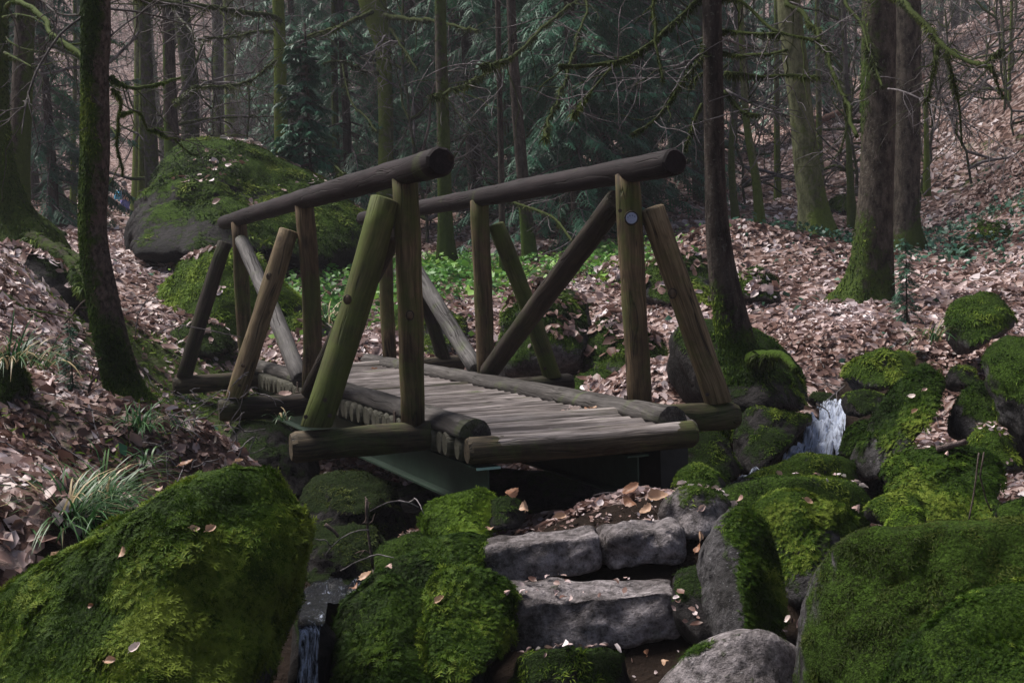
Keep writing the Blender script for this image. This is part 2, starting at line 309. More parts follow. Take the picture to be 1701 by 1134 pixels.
def litter_f(x, y):
    """where leaves lie: nowhere in the stream bed, thin on the path and on the mossy slope"""
    q = np.stack([x, y, 0 * x], -1); f = np.ones(len(x))
    for (a, b, c, d, w) in [(3.0, 10.5, 1.9, 8.4, .28), (1.9, 8.4, .3, 7.3, .7), (.3, 7.3, -.7, 6.9, .9), (-.7, 6.9, -.7, 3, .7), (.6, 4.6, .9, 5.2, .2)]:
        t = np.clip(((x - a) * (c - a) + (y - b) * (d - b)) / ((c - a) ** 2 + (d - b) ** 2), 0, 1)
        dd = np.hypot(x - a - t * (c - a), y - b - t * (d - b)); f *= sstep(w * .7, w * 1.4, dd)
    return f * np.clip(sstep(5.6, 6.0, y) + sstep(1.6, 2.0, -x) + sstep(2.5, 3, x), 0, 1)
def green_f(x, y):
    q = np.stack([x, y, 0 * x], -1); n = fbm(q * .45, 4, 31)
    g = .24 + .55 * n
    g += .7 * np.exp(-((x + 2.8) ** 2 / .6 + (y - 10.4) ** 2 / .8)) + .4 * np.exp(-((x + 4.3) ** 2 + (y - 11) ** 2) / 1.2) + .6 * np.exp(-((x + .6) ** 2 / 1.5 + (y - 16.5) ** 2 / 4)) + .35 * np.exp(-((x - 1.2) ** 2 / 2 + (y - 17.5) ** 2 / 5))
    g += .35 * np.exp(-((x - 7.8) ** 2 / 3 + (y - 19) ** 2 / 9))
    return np.clip(g, 0, 1)
def grid(xs, ys):
    X, Y = np.meshgrid(xs, ys, indexing='ij'); x, y = X.ravel(), Y.ravel(); z = hz(x, y)
    i, j = np.meshgrid(np.arange(len(xs) - 1), np.arange(len(ys) - 1), indexing='ij'); m = len(ys)
    Fc = np.stack([i * m + j, (i + 1) * m + j, (i + 1) * m + j + 1, i * m + j + 1], -1).reshape(-1, 4)
    return np.stack([x, y, z], -1), Fc
def stretch(lo, a, b, hi, step, g=1.12):
    mid = list(np.arange(a, b, step)); l, s = [a], step
    while l[-1] > lo: s *= g; l.append(l[-1] - s)
    r, s = [mid[-1]], step
    while r[-1] < hi: s *= g; r.append(r[-1] + s)
    return np.array(l[::-1][:-1] + mid + r[1:])
GV, GF = grid(stretch(-160, -6, 8, 160, .09), stretch(-60, 2, 15, 220, .09, 1.05))
lit = litter_f(GV[:, 0], GV[:, 1])
me = mesh_np('ground', GV, GF, earth_mat(), True, {'litter': lit, 'green': green_f(GV[:, 0], GV[:, 1])})
link('ground', me, kind='structure', label='leaf covered forest floor rising into a wooded slope')

# ------------------------------------------------------------------ rocks
def rock_geo(outline, d, th, lev=4, p=9, seed=0, tilt=.5, rough=.07, amp=1.0, moss=.58, mossdir=(-.15, -.1, 1), front=None, mosslow=0.3, freq=1.0):
    """outline in photo pixels at distance d (m); th = half depth (m). A solid of smooth-blended planes, then weathered."""
    rg = np.random.default_rng(seed); pts = np.array([P(a, b, d) for a, b in outline]); c = pts.mean(0)
    N, D = [], []; n = len(pts); area = 0
    for i in range(n):
        a, b = pts[i], pts[(i + 1) % n]; area += a[0] * b[2] - b[0] * a[2]
    for i in range(n):
        a, b = pts[i], pts[(i + 1) % n]; e = b - a; nn = np.array([e[2], 0, -e[0]]) * (1 if area > 0 else -1); L = np.linalg.norm(nn)
        if L < 1e-6: continue
        nn /= L; m0 = np.cross(a, b); m0 /= np.linalg.norm(m0); m0 *= np.sign(np.dot(m0, nn)); N.append(m0); D.append(max(np.dot(a - c, m0), .05 * th))
        t = tilt * max(nn[2], 0) + rg.uniform(0, .25)
        m = nn + np.array([0, -t, 0]); m /= np.linalg.norm(m); mid = (a + b) / 2 + np.array([0, th * .45, 0])
        N.append(m); D.append(max(np.dot(mid - c, m), .15 * th))
    size = np.sqrt(np.prod(np.ptp(pts[:, [0, 2]], axis=0)))
    for q in (front or [(-.35, -1, .25), (.4, -1, .3), (0, -1, -.2), (.0, -.8, .8)]):
        m = np.array(q, float) + rg.normal(0, .12, 3); m /= np.linalg.norm(m); N.append(m); D.append(th * rg.uniform(.85, 1.1))
    for q in [(.3, 1, .2), (-.3, 1, .1), (0, 1, -.3)]:
        m = np.array(q, float); m /= np.linalg.norm(m); N.append(m); D.append(th)
    N, D = np.array(N), np.array(D); V, Fc = ico(lev)
    r = (np.maximum(V @ N.T, 0) / D) ** p; r = r.sum(1) ** (-1 / p) * 1.06
    W = c + V * r[:, None]
    n1 = fbm(W * 1.6 / size * freq + seed * 7.1, 5, seed); n2 = fbm(W * 7 / size * freq + seed, 4, seed + 50)
    ridg = 1 - np.abs(fbm(W * 3 / size + seed * 3.3, 3, seed + 9)) * 2
    W = W + V * ((n1 * rough * 1.6 + n2 * rough * .55 + ridg * rough * .2 + (np.abs(fbm(W * 2.6 / size + seed * 1.9, 3, seed + 31)) - .22) * rough * 1.6 + fbm(W * 18 / size, 3, seed + 90) * rough * .2) * size * amp)[:, None]
    nr = vnormals(W, Fc); md = np.array(mossdir, float); md /= np.linalg.norm(md)
    hrel = (W[:, 2] - W[:, 2].min()) / np.ptp(W[:, 2])
    ms = moss + .5 * (nr @ md) - .02 + .55 * fbm(W * 3.2 / max(size, .4) + 5, 4, seed + 77) - mosslow * (1 - hrel)
    return W, Fc, nr, np.clip(ms, 0, 1)
def scatter(V, Fc, w, n, rg):
    """n random points on triangles, weight w per vertex; returns pos, normal"""
    a = np.cross(V[Fc[:, 1]] - V[Fc[:, 0]], V[Fc[:, 2]] - V[Fc[:, 0]]); ar = np.linalg.norm(a, axis=1)
    pw = ar * w[Fc].mean(1); ctr = V[Fc].mean(1); nn = a / (ar[:, None] + 1e-12)
    pw = pw * ((nn * -ctr).sum(1) / np.linalg.norm(ctr, axis=1) > -.35)          # the far side of a stone carries none
    if pw.sum() <= 0 or n < 1: return np.zeros((0, 3)), np.zeros((0, 3))
    idx = rg.choice(len(Fc), int(n), p=pw / pw.sum()); u, v = rg.random((2, len(idx))); s = u + v > 1; u[s], v[s] = 1 - u[s], 1 - v[s]
    T = V[Fc[idx]]; return T[:, 0] + (T[:, 1] - T[:, 0]) * u[:, None] + (T[:, 2] - T[:, 0]) * v[:, None], nn[idx]
def fronds(pos, nor, L, rg, droop=.55, width=.2, side=True, tone=None, spread=.8):
    """feathery moss shoots: an arched blade with side leaflets. L = length"""
    n = len(pos)
    if n == 0: return np.zeros((0, 3)), np.zeros((0, 3), int), np.zeros(0)
    L = (np.broadcast_to(L, (n,)) * rg.uniform(.5, 1.35, n))[:, None]
    rnd = rg.normal(0, 1, (n, 3)); t = rnd - nor * (rnd * nor).sum(1)[:, None]; t += np.array([0, 0, -droop * 1.2]); t -= nor * (t * nor).sum(1)[:, None]
    t /= np.linalg.norm(t, axis=1)[:, None] + 1e-9
    d0 = nor * (1 - spread * .45) + t * spread; d0 /= np.linalg.norm(d0, axis=1)[:, None]
    d1 = d0 * .6 + t * .6 + np.array([0, 0, -droop * .7]); d1 /= np.linalg.norm(d1, axis=1)[:, None]
    s = np.cross(d0, nor + rg.normal(0, .3, (n, 3))); s /= np.linalg.norm(s, axis=1)[:, None] + 1e-9
    b = pos - nor * L * .12; m = b + d0 * L * .5; e = m + d1 * L * .55; w = L * width
    if side:
        A = [b, m - s * w * .5, m + s * w * .5, e]
        for k, (f, q) in enumerate([(.35, .9), (.6, 1.0), (.8, .7)]):
            c = b + (m - b) * min(1, f * 2) if f < .5 else m + (e - m) * (f - .5) * 2
            for sg in (-1, 1):
                A += [c + d1 * L * .13, c - d1 * L * .02, c + s * sg * L * .34 * q + d1 * L * .24 + nor * L * .05]
        nv = len(A); V = np.stack(A, 1).reshape(-1, 3); base = np.arange(n) * nv
        tr = [(0, 1, 2), (1, 3, 2)] + [(4 + 3 * k, 5 + 3 * k, 6 + 3 * k) for k in range(6)]
    else:
        A = [b - s * w * .4, b + s * w * .4, m + s * w * .5, m - s * w * .5, e]; nv = 5; V = np.stack(A, 1).reshape(-1, 3); base = np.arange(n) * nv
        tr = [(0, 1, 2), (0, 2, 3), (3, 2, 4)]
    Fc = np.concatenate([np.stack([base + i for i in q], -1) for q in tr])
    a = tone if tone is not None else np.clip(.5 + .35 * fbm(pos * 3.1, 3, 11) * 2 + rg.normal(0, .16, n), 0, 1)
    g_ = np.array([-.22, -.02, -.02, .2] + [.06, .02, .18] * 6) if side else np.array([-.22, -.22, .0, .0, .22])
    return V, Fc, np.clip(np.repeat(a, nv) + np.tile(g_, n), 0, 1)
DENS = 1.0
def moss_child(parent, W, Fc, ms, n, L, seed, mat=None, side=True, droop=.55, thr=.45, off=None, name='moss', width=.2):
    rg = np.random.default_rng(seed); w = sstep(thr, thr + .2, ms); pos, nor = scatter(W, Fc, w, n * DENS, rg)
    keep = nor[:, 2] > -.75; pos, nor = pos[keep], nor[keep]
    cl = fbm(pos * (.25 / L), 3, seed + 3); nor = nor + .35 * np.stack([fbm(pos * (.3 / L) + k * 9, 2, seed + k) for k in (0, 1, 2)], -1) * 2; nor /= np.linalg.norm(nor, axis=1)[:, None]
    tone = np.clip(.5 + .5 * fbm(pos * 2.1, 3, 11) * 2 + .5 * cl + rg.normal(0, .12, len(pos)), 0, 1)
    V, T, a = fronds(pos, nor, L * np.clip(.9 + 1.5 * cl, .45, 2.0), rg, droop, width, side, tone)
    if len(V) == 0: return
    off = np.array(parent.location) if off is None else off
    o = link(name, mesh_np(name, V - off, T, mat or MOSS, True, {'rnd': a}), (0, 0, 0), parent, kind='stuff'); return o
ROCKS = {}
def boulder(key, label, outline, d, th, lev=4, n=0, L=.03, mat=None, mmat=None, cat='boulder', name='mossy_boulder', group=None, side=False, droop=.55, thr=.45, mw=.17, **kw):
    seed = len(ROCKS) + 1; kw.setdefault('seed', seed)
    W, Fc, nr, ms = rock_geo(outline, d * K, th * K, lev, **kw); base = np.array([W[:, 0].mean(), W[:, 1].mean(), W[:, 2].min()])
    o = thing(name, label, cat, base, group, mesh_np(name, W - base, Fc, mat or ROCK, True, {'moss': ms})); ROCKS[key] = (o, W, Fc, nr, ms)
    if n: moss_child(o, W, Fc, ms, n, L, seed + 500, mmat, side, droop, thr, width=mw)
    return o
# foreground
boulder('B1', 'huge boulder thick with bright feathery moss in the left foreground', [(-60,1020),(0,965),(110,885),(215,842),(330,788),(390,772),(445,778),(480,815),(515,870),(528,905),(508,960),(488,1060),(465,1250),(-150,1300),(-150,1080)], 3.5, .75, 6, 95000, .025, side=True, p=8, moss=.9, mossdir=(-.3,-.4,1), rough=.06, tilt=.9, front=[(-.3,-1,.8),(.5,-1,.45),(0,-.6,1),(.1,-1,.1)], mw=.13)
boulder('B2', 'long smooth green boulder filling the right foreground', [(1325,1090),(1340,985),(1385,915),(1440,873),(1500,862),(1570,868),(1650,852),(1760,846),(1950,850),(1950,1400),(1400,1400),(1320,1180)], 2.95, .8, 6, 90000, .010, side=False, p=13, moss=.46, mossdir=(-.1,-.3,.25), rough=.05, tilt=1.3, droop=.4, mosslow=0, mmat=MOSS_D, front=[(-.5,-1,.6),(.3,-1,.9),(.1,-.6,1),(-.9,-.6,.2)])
boulder('B2b', 'rounded mossy boulder cut off by the bottom right corner', [(1440,1160),(1480,1075),(1540,1020),(1620,975),(1720,955),(1950,960),(1950,1400),(1440,1400)], 2.5, .5, 6, 34000, .015, side=True, p=6, moss=.9, rough=.035, tilt=.8)
boulder('B3', 'bare grey granite stone at the bottom edge below the steps', [(1085,1150),(1125,1095),(1180,1055),(1245,1040),(1300,1058),(1345,1088),(1370,1130),(1375,1300),(1060,1300)], 3.45, .33, 5, 900, .016, ROCK_L, name='granite_stone', cat='stone', p=9, moss=.02, rough=.03, tilt=1.2)
boulder('B3b', 'small dark stone wedged between the grey stone and right foreground boulder', [(1345,1110),(1380,1090),(1420,1100),(1450,1140),(1450,1250),(1340,1250)], 3.3, .2, 4, 400, .014, ROCK_D, name='dark_stone', cat='stone', moss=.35)
boulder('B4', 'upright grey stone with a mossy right side beside the upper step', [(1150,1010),(1165,930),(1190,868),(1228,845),(1258,862),(1292,915),(1312,965),(1308,1050),(1220,1080),(1150,1070)], 4.0, .28, 5, 5000, .022, side=True, p=12, moss=.45, mossdir=(.9,-.3,.5), rough=.05, tilt=.7)
boulder('B4c', 'dark flat faced stone closing the lower step on its right', [(1120,955),(1150,940),(1205,945),(1215,985),(1205,1060),(1140,1075),(1120,1040)], 4.05, .2, 4, 500, .014, ROCK_D, name='dark_stone', cat='stone', p=14, moss=.22, rough=.04)
boulder('B5', 'knobbly green boulder with a grey crest right of the upright stone', [(1245,900),(1255,840),(1290,815),(1345,822),(1395,850),(1445,885),(1430,925),(1375,975),(1330,1030),(1290,1010)], 4.4, .35, 5, 9000, .022, side=True, moss=.52, rough=.07, p=8, tilt=.9)
boulder('B6', 'broad low slab with thin moss behind the knobbly green boulder', [(1175,835),(1215,803),(1290,793),(1400,797),(1450,830),(1482,868),(1440,905),(1300,900),(1180,880)], 5.0, .45, 5, 7000, .018, moss=.5, rough=.04, p=10, tilt=1.4)
boulder('B6b', 'grey lichen-spotted stone at the right edge of the leafy landing', [(1090,860),(1110,830),(1150,812),(1200,822),(1225,850),(1200,890),(1120,890)], 4.7, .25, 4, 700, .016, ROCK_L, name='granite_stone', cat='stone', moss=.2, rough=.07, tilt=1.2)
boulder('B6c', 'green rounded stone under the right end of the bridge', [(1120,815),(1130,780),(1160,770),(1200,790),(1215,815),(1190,835)], 5.3, .22, 4, 2000, .018, moss=.6)
boulder('B7', 'mossy slab crossing the foot of the white cascade', [(1225,800),(1290,772),(1350,757),(1410,762),(1440,790),(1430,820),(1300,830)], 5.9, .35, 5, 4500, .02, moss=.55, p=8, tilt=1.0)
boulder('B8', 'blackish boulder with tiny ferny moss just beneath the right beam end', [(1120,800),(1130,745),(1165,712),(1205,718),(1228,755),(1238,800),(1180,830)], 6.3, .3, 4, 2600, .02, ROCK_D, moss=.45, p=6)
boulder('B9', 'dark dripping boulder on the left bank of the cascade', [(1225,700),(1245,676),(1290,672),(1330,688),(1362,692),(1342,728),(1300,764),(1250,798),(1225,790)], 6.9, .4, 5, 2600, .022, ROCK_D, moss=.32, rough=.06)
boulder('B10', 'great undercut boulder with hanging moss carrying the dark spruce', [(1105,600),(1118,548),(1180,528),(1235,540),(1290,566),(1330,603),(1360,643),(1364,684),(1290,698),(1150,690)], 7.5, .9, 5, 14000, .028, ROCK_D, moss=.5, mosslow=.35, rough=.05, droop=1.0, mossdir=(.5,0,1))
boulder('B11', 'tall leaning boulder thick with moss right of the cascade', [(1408,770),(1425,725),(1460,680),(1490,640),(1525,605),(1560,600),(1584,625),(1582,670),(1560,705),(1520,745),(1470,800),(1425,815)], 6.1, .4, 5, 9500, .03, side=True, moss=.62, rough=.05, p=8, mosslow=.55)
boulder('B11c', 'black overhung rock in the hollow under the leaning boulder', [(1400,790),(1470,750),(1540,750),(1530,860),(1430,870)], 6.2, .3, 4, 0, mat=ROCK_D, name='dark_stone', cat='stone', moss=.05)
boulder('B12', 'oval mossy boulder lying at the upper edge of the cascade', [(1398,625),(1415,600),(1450,587),(1500,582),(1532,592),(1525,625),(1490,650),(1430,655)], 7.8, .35, 5, 4500, .03, moss=.58, mosslow=.25)
boulder('B13', 'shaggy mossy boulder in the lower right gully above the long boulder', [(1472,790),(1490,758),(1545,743),(1610,741),(1660,752),(1685,785),(1675,830),(1640,880),(1540,900),(1490,850)], 5.2, .4, 5, 9500, .034, side=True, moss=.62, droop=1.0, mosslow=.6, rough=.07)
boulder('B14', 'tall green rock wall at the right edge of the frame', [(1635,590),(1655,565),(1700,552),(1800,550),(1800,830),(1720,850),(1690,780),(1660,690),(1640,640)], 5.7, .45, 5, 8000, .018, moss=.62, p=8)
boulder('B15', 'sloping moss covered stone between the leaning boulder and the rock wall', [(1575,700),(1590,660),(1630,628),(1655,640),(1668,700),(1640,735),(1590,735)], 6.2, .3, 4, 3000, .022, moss=.55)
boulder('B15b', 'small dark stone behind the top of the leaning boulder', [(1570,640),(1580,612),(1615,608),(1635,622),(1625,645),(1590,655)], 7.0, .25, 4, 700, .018, ROCK_D, name='dark_stone', cat='stone', moss=.4)
boulder('B15c', 'low stone with leaf scraps in front of the rock wall', [(1600,760),(1620,715),(1650,705),(1690,730),(1700,790),(1620,790)], 5.6, .25, 4, 1600, .02, moss=.42)
boulder('B16', 'stump shaped mossy block at the right edge of the leafy flat', [(1572,560),(1576,510),(1600,493),(1650,490),(1692,515),(1690,550),(1640,575),(1600,600)], 8.8, .35, 5, 4500, .032, moss=.62, droop=1.0, rough=.07)
boulder('B17', 'low mossy stone in the gap left of the long boulder', [(1435,850),(1450,828),(1495,815),(1535,825),(1548,850),(1530,870),(1460,880)], 4.8, .2, 4, 2600, .018, moss=.55)
boulder('B17b', 'bright green hump touching the crest of the long boulder', [(1470,875),(1490,850),(1525,845),(1545,865),(1535,885),(1480,890)], 4.3, .14, 4, 1600, .018, moss=.75, mmat=MOSS_Y)
boulder('B18', 'mossy stone between cascade and leaning boulder', [(1392,760),(1402,728),(1420,705),(1445,695),(1450,735),(1425,765)], 6.5, .2, 4, 2200, .024, moss=.65)
boulder('B18b', 'dark wet stone at the head of the cascade', [(1395,670),(1405,652),(1440,648),(1480,660),(1475,685),(1410,690)], 7.4, .22, 4, 1000, .02, ROCK_D, moss=.4, name='dark_stone', cat='stone')
boulder('B18c', 'tiny mossy stone left of the cascade lip', [(1322,702),(1328,690),(1342,686),(1352,694),(1348,706),(1330,708)], 7.3, .14, 4, 500, .018, moss=.5)
boulder('B18d', 'flat dark ledge above the water at the foot of the spruce boulder', [(1340,665),(1352,652),(1390,655),(1395,668),(1350,675)], 8.3, .3, 4, 300, .018, ROCK_D, moss=.35, name='dark_stone', cat='stone')
boulder('B21', 'green stone tip showing at the right edge above the long boulder', [(1650,850),(1670,835),(1720,822),(1780,820),(1780,880),(1660,880)], 3.9, .2, 4, 1200, .018, moss=.6)
# steps and the mossy bank on their left
def block(key, label, fr, d, db, n=0, seed=1, moss=.0, mossdir=(-1.6, -.3, .3), mat=None, rough=.022, slope=0.0, pn=9):
    """squared stone: fr = front face corners in photo pixels (top left, top right, bottom right, bottom left) at distance d, db deep"""
    C4 = [P(a, b, (d + (e[0] if e else 0)) * K) for a, b, *e in fr]; m = 26; g = np.linspace(-1, 1, m); bm = bmesh.new(); bmesh.ops.create_cube(bm, size=2); bmesh.ops.subdivide_edges(bm, edges=bm.edges[:], cuts=22, use_grid_fill=True)
    bmesh.ops.triangulate(bm, faces=bm.faces[:]); Q = np.array([v.co[:] for v in bm.verts]); Fc = np.array([[v.index for v in f.verts] for f in bm.faces]); bm.free()
    r = (np.abs(Q) ** pn).sum(1) ** (1 / pn); Q = Q / r[:, None]; u, w, h = (Q[:, 0] + 1) / 2, (Q[:, 1] + 1) / 2, (Q[:, 2] + 1) / 2
    TL, TR, BRc, BLc = C4; top = TL + (TR - TL) * u[:, None]; bot = BLc + (BRc - BLc) * u[:, None]; W = bot + (top - bot) * h[:, None] + np.stack([0 * w, w * db * K, w * slope * h], -1)
    nr = vnormals(W, Fc); W = W + nr * (fbm(W * 2.6 + seed, 4, seed) * rough * 2.2 + fbm(W * 14 + seed, 3, seed) * rough * .6 - np.abs(fbm(W * 5 + seed, 3, seed + 4)) * rough * 1.2)[:, None]
    nr = vnormals(W, Fc); md = np.array(mossdir, float); md /= np.linalg.norm(md); ms = np.clip(moss + .75 * (nr @ md) + .5 * fbm(W * 6, 4, seed + 7) - .15, 0, 1)
    base = np.array([W[:, 0].mean(), W[:, 1].mean(), W[:, 2].min()]); o = thing('step_stone', label, 'step', base, 'stone steps', mesh_np('step_stone', W - base, Fc, mat or ROCK_L, True, {'moss': ms})); ROCKS[key] = (o, W, Fc, nr, ms)
    if n: moss_child(o, W, Fc, ms, n, .018, seed + 700, None, False, .8)
block('S1', 'left block of the upper step with a mossy left end', [(800, 910), (998, 886), (1000, 955), (803, 983)], 4.5, .22, 2600, 3, .02)
block('S2', 'right block of the upper step, rounded and bare', [(1001, 884), (1128, 872), (1136, 945), (1003, 960)], 4.5, .24, 0, 5, -.3, rough=.036, pn=5)
block('S3', 'long lower step block with worn pale top', [(825, 1002), (1130, 975), (1138, 1065), (832, 1092)], 4.15, .25, 2200, 8, .02, rough=.028)
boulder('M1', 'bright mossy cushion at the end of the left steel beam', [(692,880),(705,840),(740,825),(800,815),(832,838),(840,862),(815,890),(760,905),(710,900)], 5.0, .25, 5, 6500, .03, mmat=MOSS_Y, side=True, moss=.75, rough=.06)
boulder('M1b', 'slanting bare rock wedge between mossy cushion and landing', [(800,860),(822,830),(850,825),(880,855),(860,880),(815,880)], 5.0, .15, 4, 300, .02, name='dark_stone', cat='stone', mat=ROCK_D, moss=.3, p=16)
boulder('M2', 'mossy stone left of the upper step', [(690,960),(700,905),(760,885),(800,890),(830,910),(820,965),(790,1000),(720,1010)], 4.6, .35, 5, 12000, .03, side=True, moss=.75, rough=.06)
boulder('M3', 'bulging moss cushion against the left end of the lower step', [(700,1040),(705,980),(750,950),(820,960),(855,990),(862,1050),(840,1100),(760,1130),(710,1110)], 4.05, .3, 5, 9000, .03, side=True, moss=.85, rough=.07)
boulder('M4', 'dark mossy bank boulder between small waterfall and the steps', [(520,1160),(530,1060),(560,1010),(610,965),(680,925),(730,935),(770,990),(790,1060),(860,1110),(870,1250),(520,1250)], 4.2, .45, 5, 16000, .026, side=True, moss=.6, mossdir=(-.1,-.1,1), mosslow=.6, rough=.07)
boulder('M6', 'mossy hump filling the bank between the moss cushion and the small waterfall', [(585,1010),(615,962),(670,925),(735,925),(775,980),(785,1060),(700,1110),(600,1100)], 4.5, .4, 5, 12000, .028, side=True, moss=.7, rough=.08, mosslow=.5)
boulder('M4b', 'sloping rock with dead leaves above the dark bank boulder', [(610,940),(640,905),(690,885),(730,890),(740,930),(690,960),(630,965)], 5.0, .3, 4, 2500, .022, moss=.5)
boulder('M5', 'thin mossed earth shelf below the lower step', [(840,1150),(860,1090),(940,1075),(1020,1082),(1050,1110),(1060,1200),(850,1200)], 3.9, .2, 5, 2500, .016, ROCK_D, moss=.4, name='dark_stone', cat='stone', tilt=1.6)
# under the bridge
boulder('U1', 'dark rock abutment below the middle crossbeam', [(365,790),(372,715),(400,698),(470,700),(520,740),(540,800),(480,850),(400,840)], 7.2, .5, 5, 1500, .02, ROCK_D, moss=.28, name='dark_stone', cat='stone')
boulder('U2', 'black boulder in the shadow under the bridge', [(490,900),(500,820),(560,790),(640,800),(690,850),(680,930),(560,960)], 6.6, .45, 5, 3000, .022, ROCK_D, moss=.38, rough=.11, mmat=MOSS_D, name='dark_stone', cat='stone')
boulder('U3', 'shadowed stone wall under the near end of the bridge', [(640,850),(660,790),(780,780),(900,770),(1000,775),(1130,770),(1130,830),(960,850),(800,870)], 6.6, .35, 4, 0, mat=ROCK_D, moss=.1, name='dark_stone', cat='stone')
# beyond the bridge
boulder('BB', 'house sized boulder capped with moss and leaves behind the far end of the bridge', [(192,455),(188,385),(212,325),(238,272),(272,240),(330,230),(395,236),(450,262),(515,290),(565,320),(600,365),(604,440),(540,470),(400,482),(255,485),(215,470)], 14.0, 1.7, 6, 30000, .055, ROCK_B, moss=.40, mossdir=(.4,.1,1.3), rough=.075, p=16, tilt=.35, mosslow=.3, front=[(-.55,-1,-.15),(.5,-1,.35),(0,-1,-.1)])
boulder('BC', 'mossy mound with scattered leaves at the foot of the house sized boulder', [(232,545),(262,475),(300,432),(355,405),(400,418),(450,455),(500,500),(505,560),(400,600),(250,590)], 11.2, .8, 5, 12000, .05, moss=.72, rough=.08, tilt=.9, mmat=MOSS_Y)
boulder('BD', 'small mossy hump before the far bridge end', [(262,585),(275,552),(325,530),(375,548),(398,580),(340,600)], 10.2, .35, 4, 3500, .04, moss=.55, rough=.08)
boulder('C1', 'mossy bank stone seen between the middle posts of the bridge', [(825,640),(832,520),(870,480),(930,470),(975,500),(985,560),(960,620),(880,650)], 10.2, .5, 5, 9500, .045, moss=.5, mosslow=.35, rough=.07)
boulder('C2', 'mossy boulder in front of the dark hollow beyond the bridge', [(965,620),(975,560),(1010,525),(1060,535),(1105,570),(1112,610),(1040,640)], 9.9, .45, 5, 6500, .045, moss=.58, rough=.06)
boulder('C3', 'mossy boulder behind the right near post', [(1045,510),(1055,450),(1105,425),(1165,427),(1200,455),(1200,510),(1110,525)], 12.0, .55, 5, 6500, .05, moss=.55, rough=.08)
boulder('C4', 'green hummock on the leafy bank above the right handrail end', [(1215,500),(1228,455),(1262,445),(1298,468),(1295,505)], 11.2, .35, 5, 3000, .045, moss=.5, rough=.08)
boulder('C5', 'low mossy stone between the right posts of the bridge', [(940,655),(958,625),(1000,612),(1035,630),(1040,655),(990,668)], 9.1, .25, 4, 2600, .035, moss=.6)
boulder('C6', 'mossy stone behind the foot of the right outer brace', [(1075,680),(1085,645),(1125,632),(1160,650),(1165,685),(1110,695)], 8.4, .3, 4, 2600, .035, moss=.6)
boulder('C7', 'dark mossy rock behind the left kerb of the bridge', [(640,600),(650,520),(700,500),(770,530),(780,590),(720,620)], 10.9, .5, 4, 5000, .045, moss=.4, mosslow=.3)
boulder('C8', 'mossy rock beyond the deck between the left posts', [(425,600),(430,560),(465,530),(520,525),(560,560),(560,600)], 11.0, .4, 4, 3000, .045, moss=.45)
boulder('C9', 'leaf strewn green stone beyond the middle of the bridge', [(985,480),(1000,445),(1040,430),(1065,450),(1060,490)], 13.6, .4, 4, 2500, .05, moss=.6, mmat=MOSS_Y)
boulder('L1', 'eroded mossy bank edge at the left border', [(-60,560),(-60,430),(20,410),(90,440),(135,490),(140,520),(60,530),(0,545)], 9.0, .6, 5, 5000, .045, ROCK_D, moss=.38, rough=.08, tilt=.8)
boulder('L2', 'mossy mound under the sedge at the left edge', [(-60,720),(-60,590),(0,585),(35,620),(50,660),(20,690)], 6.0, .35, 4, 5500, .028, moss=.7)
boulder('L3', 'round mossy stone beside the path at far left', [(70,408),(75,388),(90,380),(108,386),(110,408)], 15, .3, 4, 1500, .05, moss=.75)
boulder('L4', 'green knob on the root of the leftmost tree', [(-20,425),(-20,392),(5,380),(22,392),(24,420)], 10.5, .3, 4, 1500, .045, moss=.75)
boulder('L5', 'small flat mossy stone far along the path', [(90,376),(100,368),(120,369),(125,378),(105,384)], 21, .3, 3, 500, .05, moss=.6)
boulder('R1', 'mossy boulder on the herb slope at far right', [(1605,425),(1612,385),(1640,366),(1680,372),(1715,395),(1715,425)], 15.5, .6, 4, 4500, .05, moss=.5)
boulder('R2', 'mossy hump low on the slope left of the herb covered boulder', [(1570,430),(1580,410),(1605,405),(1615,430)], 15, .3, 3, 1200, .05, moss=.65)
boulder('R3', 'small mossy block beside the roots of the distant twin trunks', [(1372,360),(1378,335),(1400,325),(1425,338),(1428,362)], 21, .5, 3, 1500, .06, moss=.55)
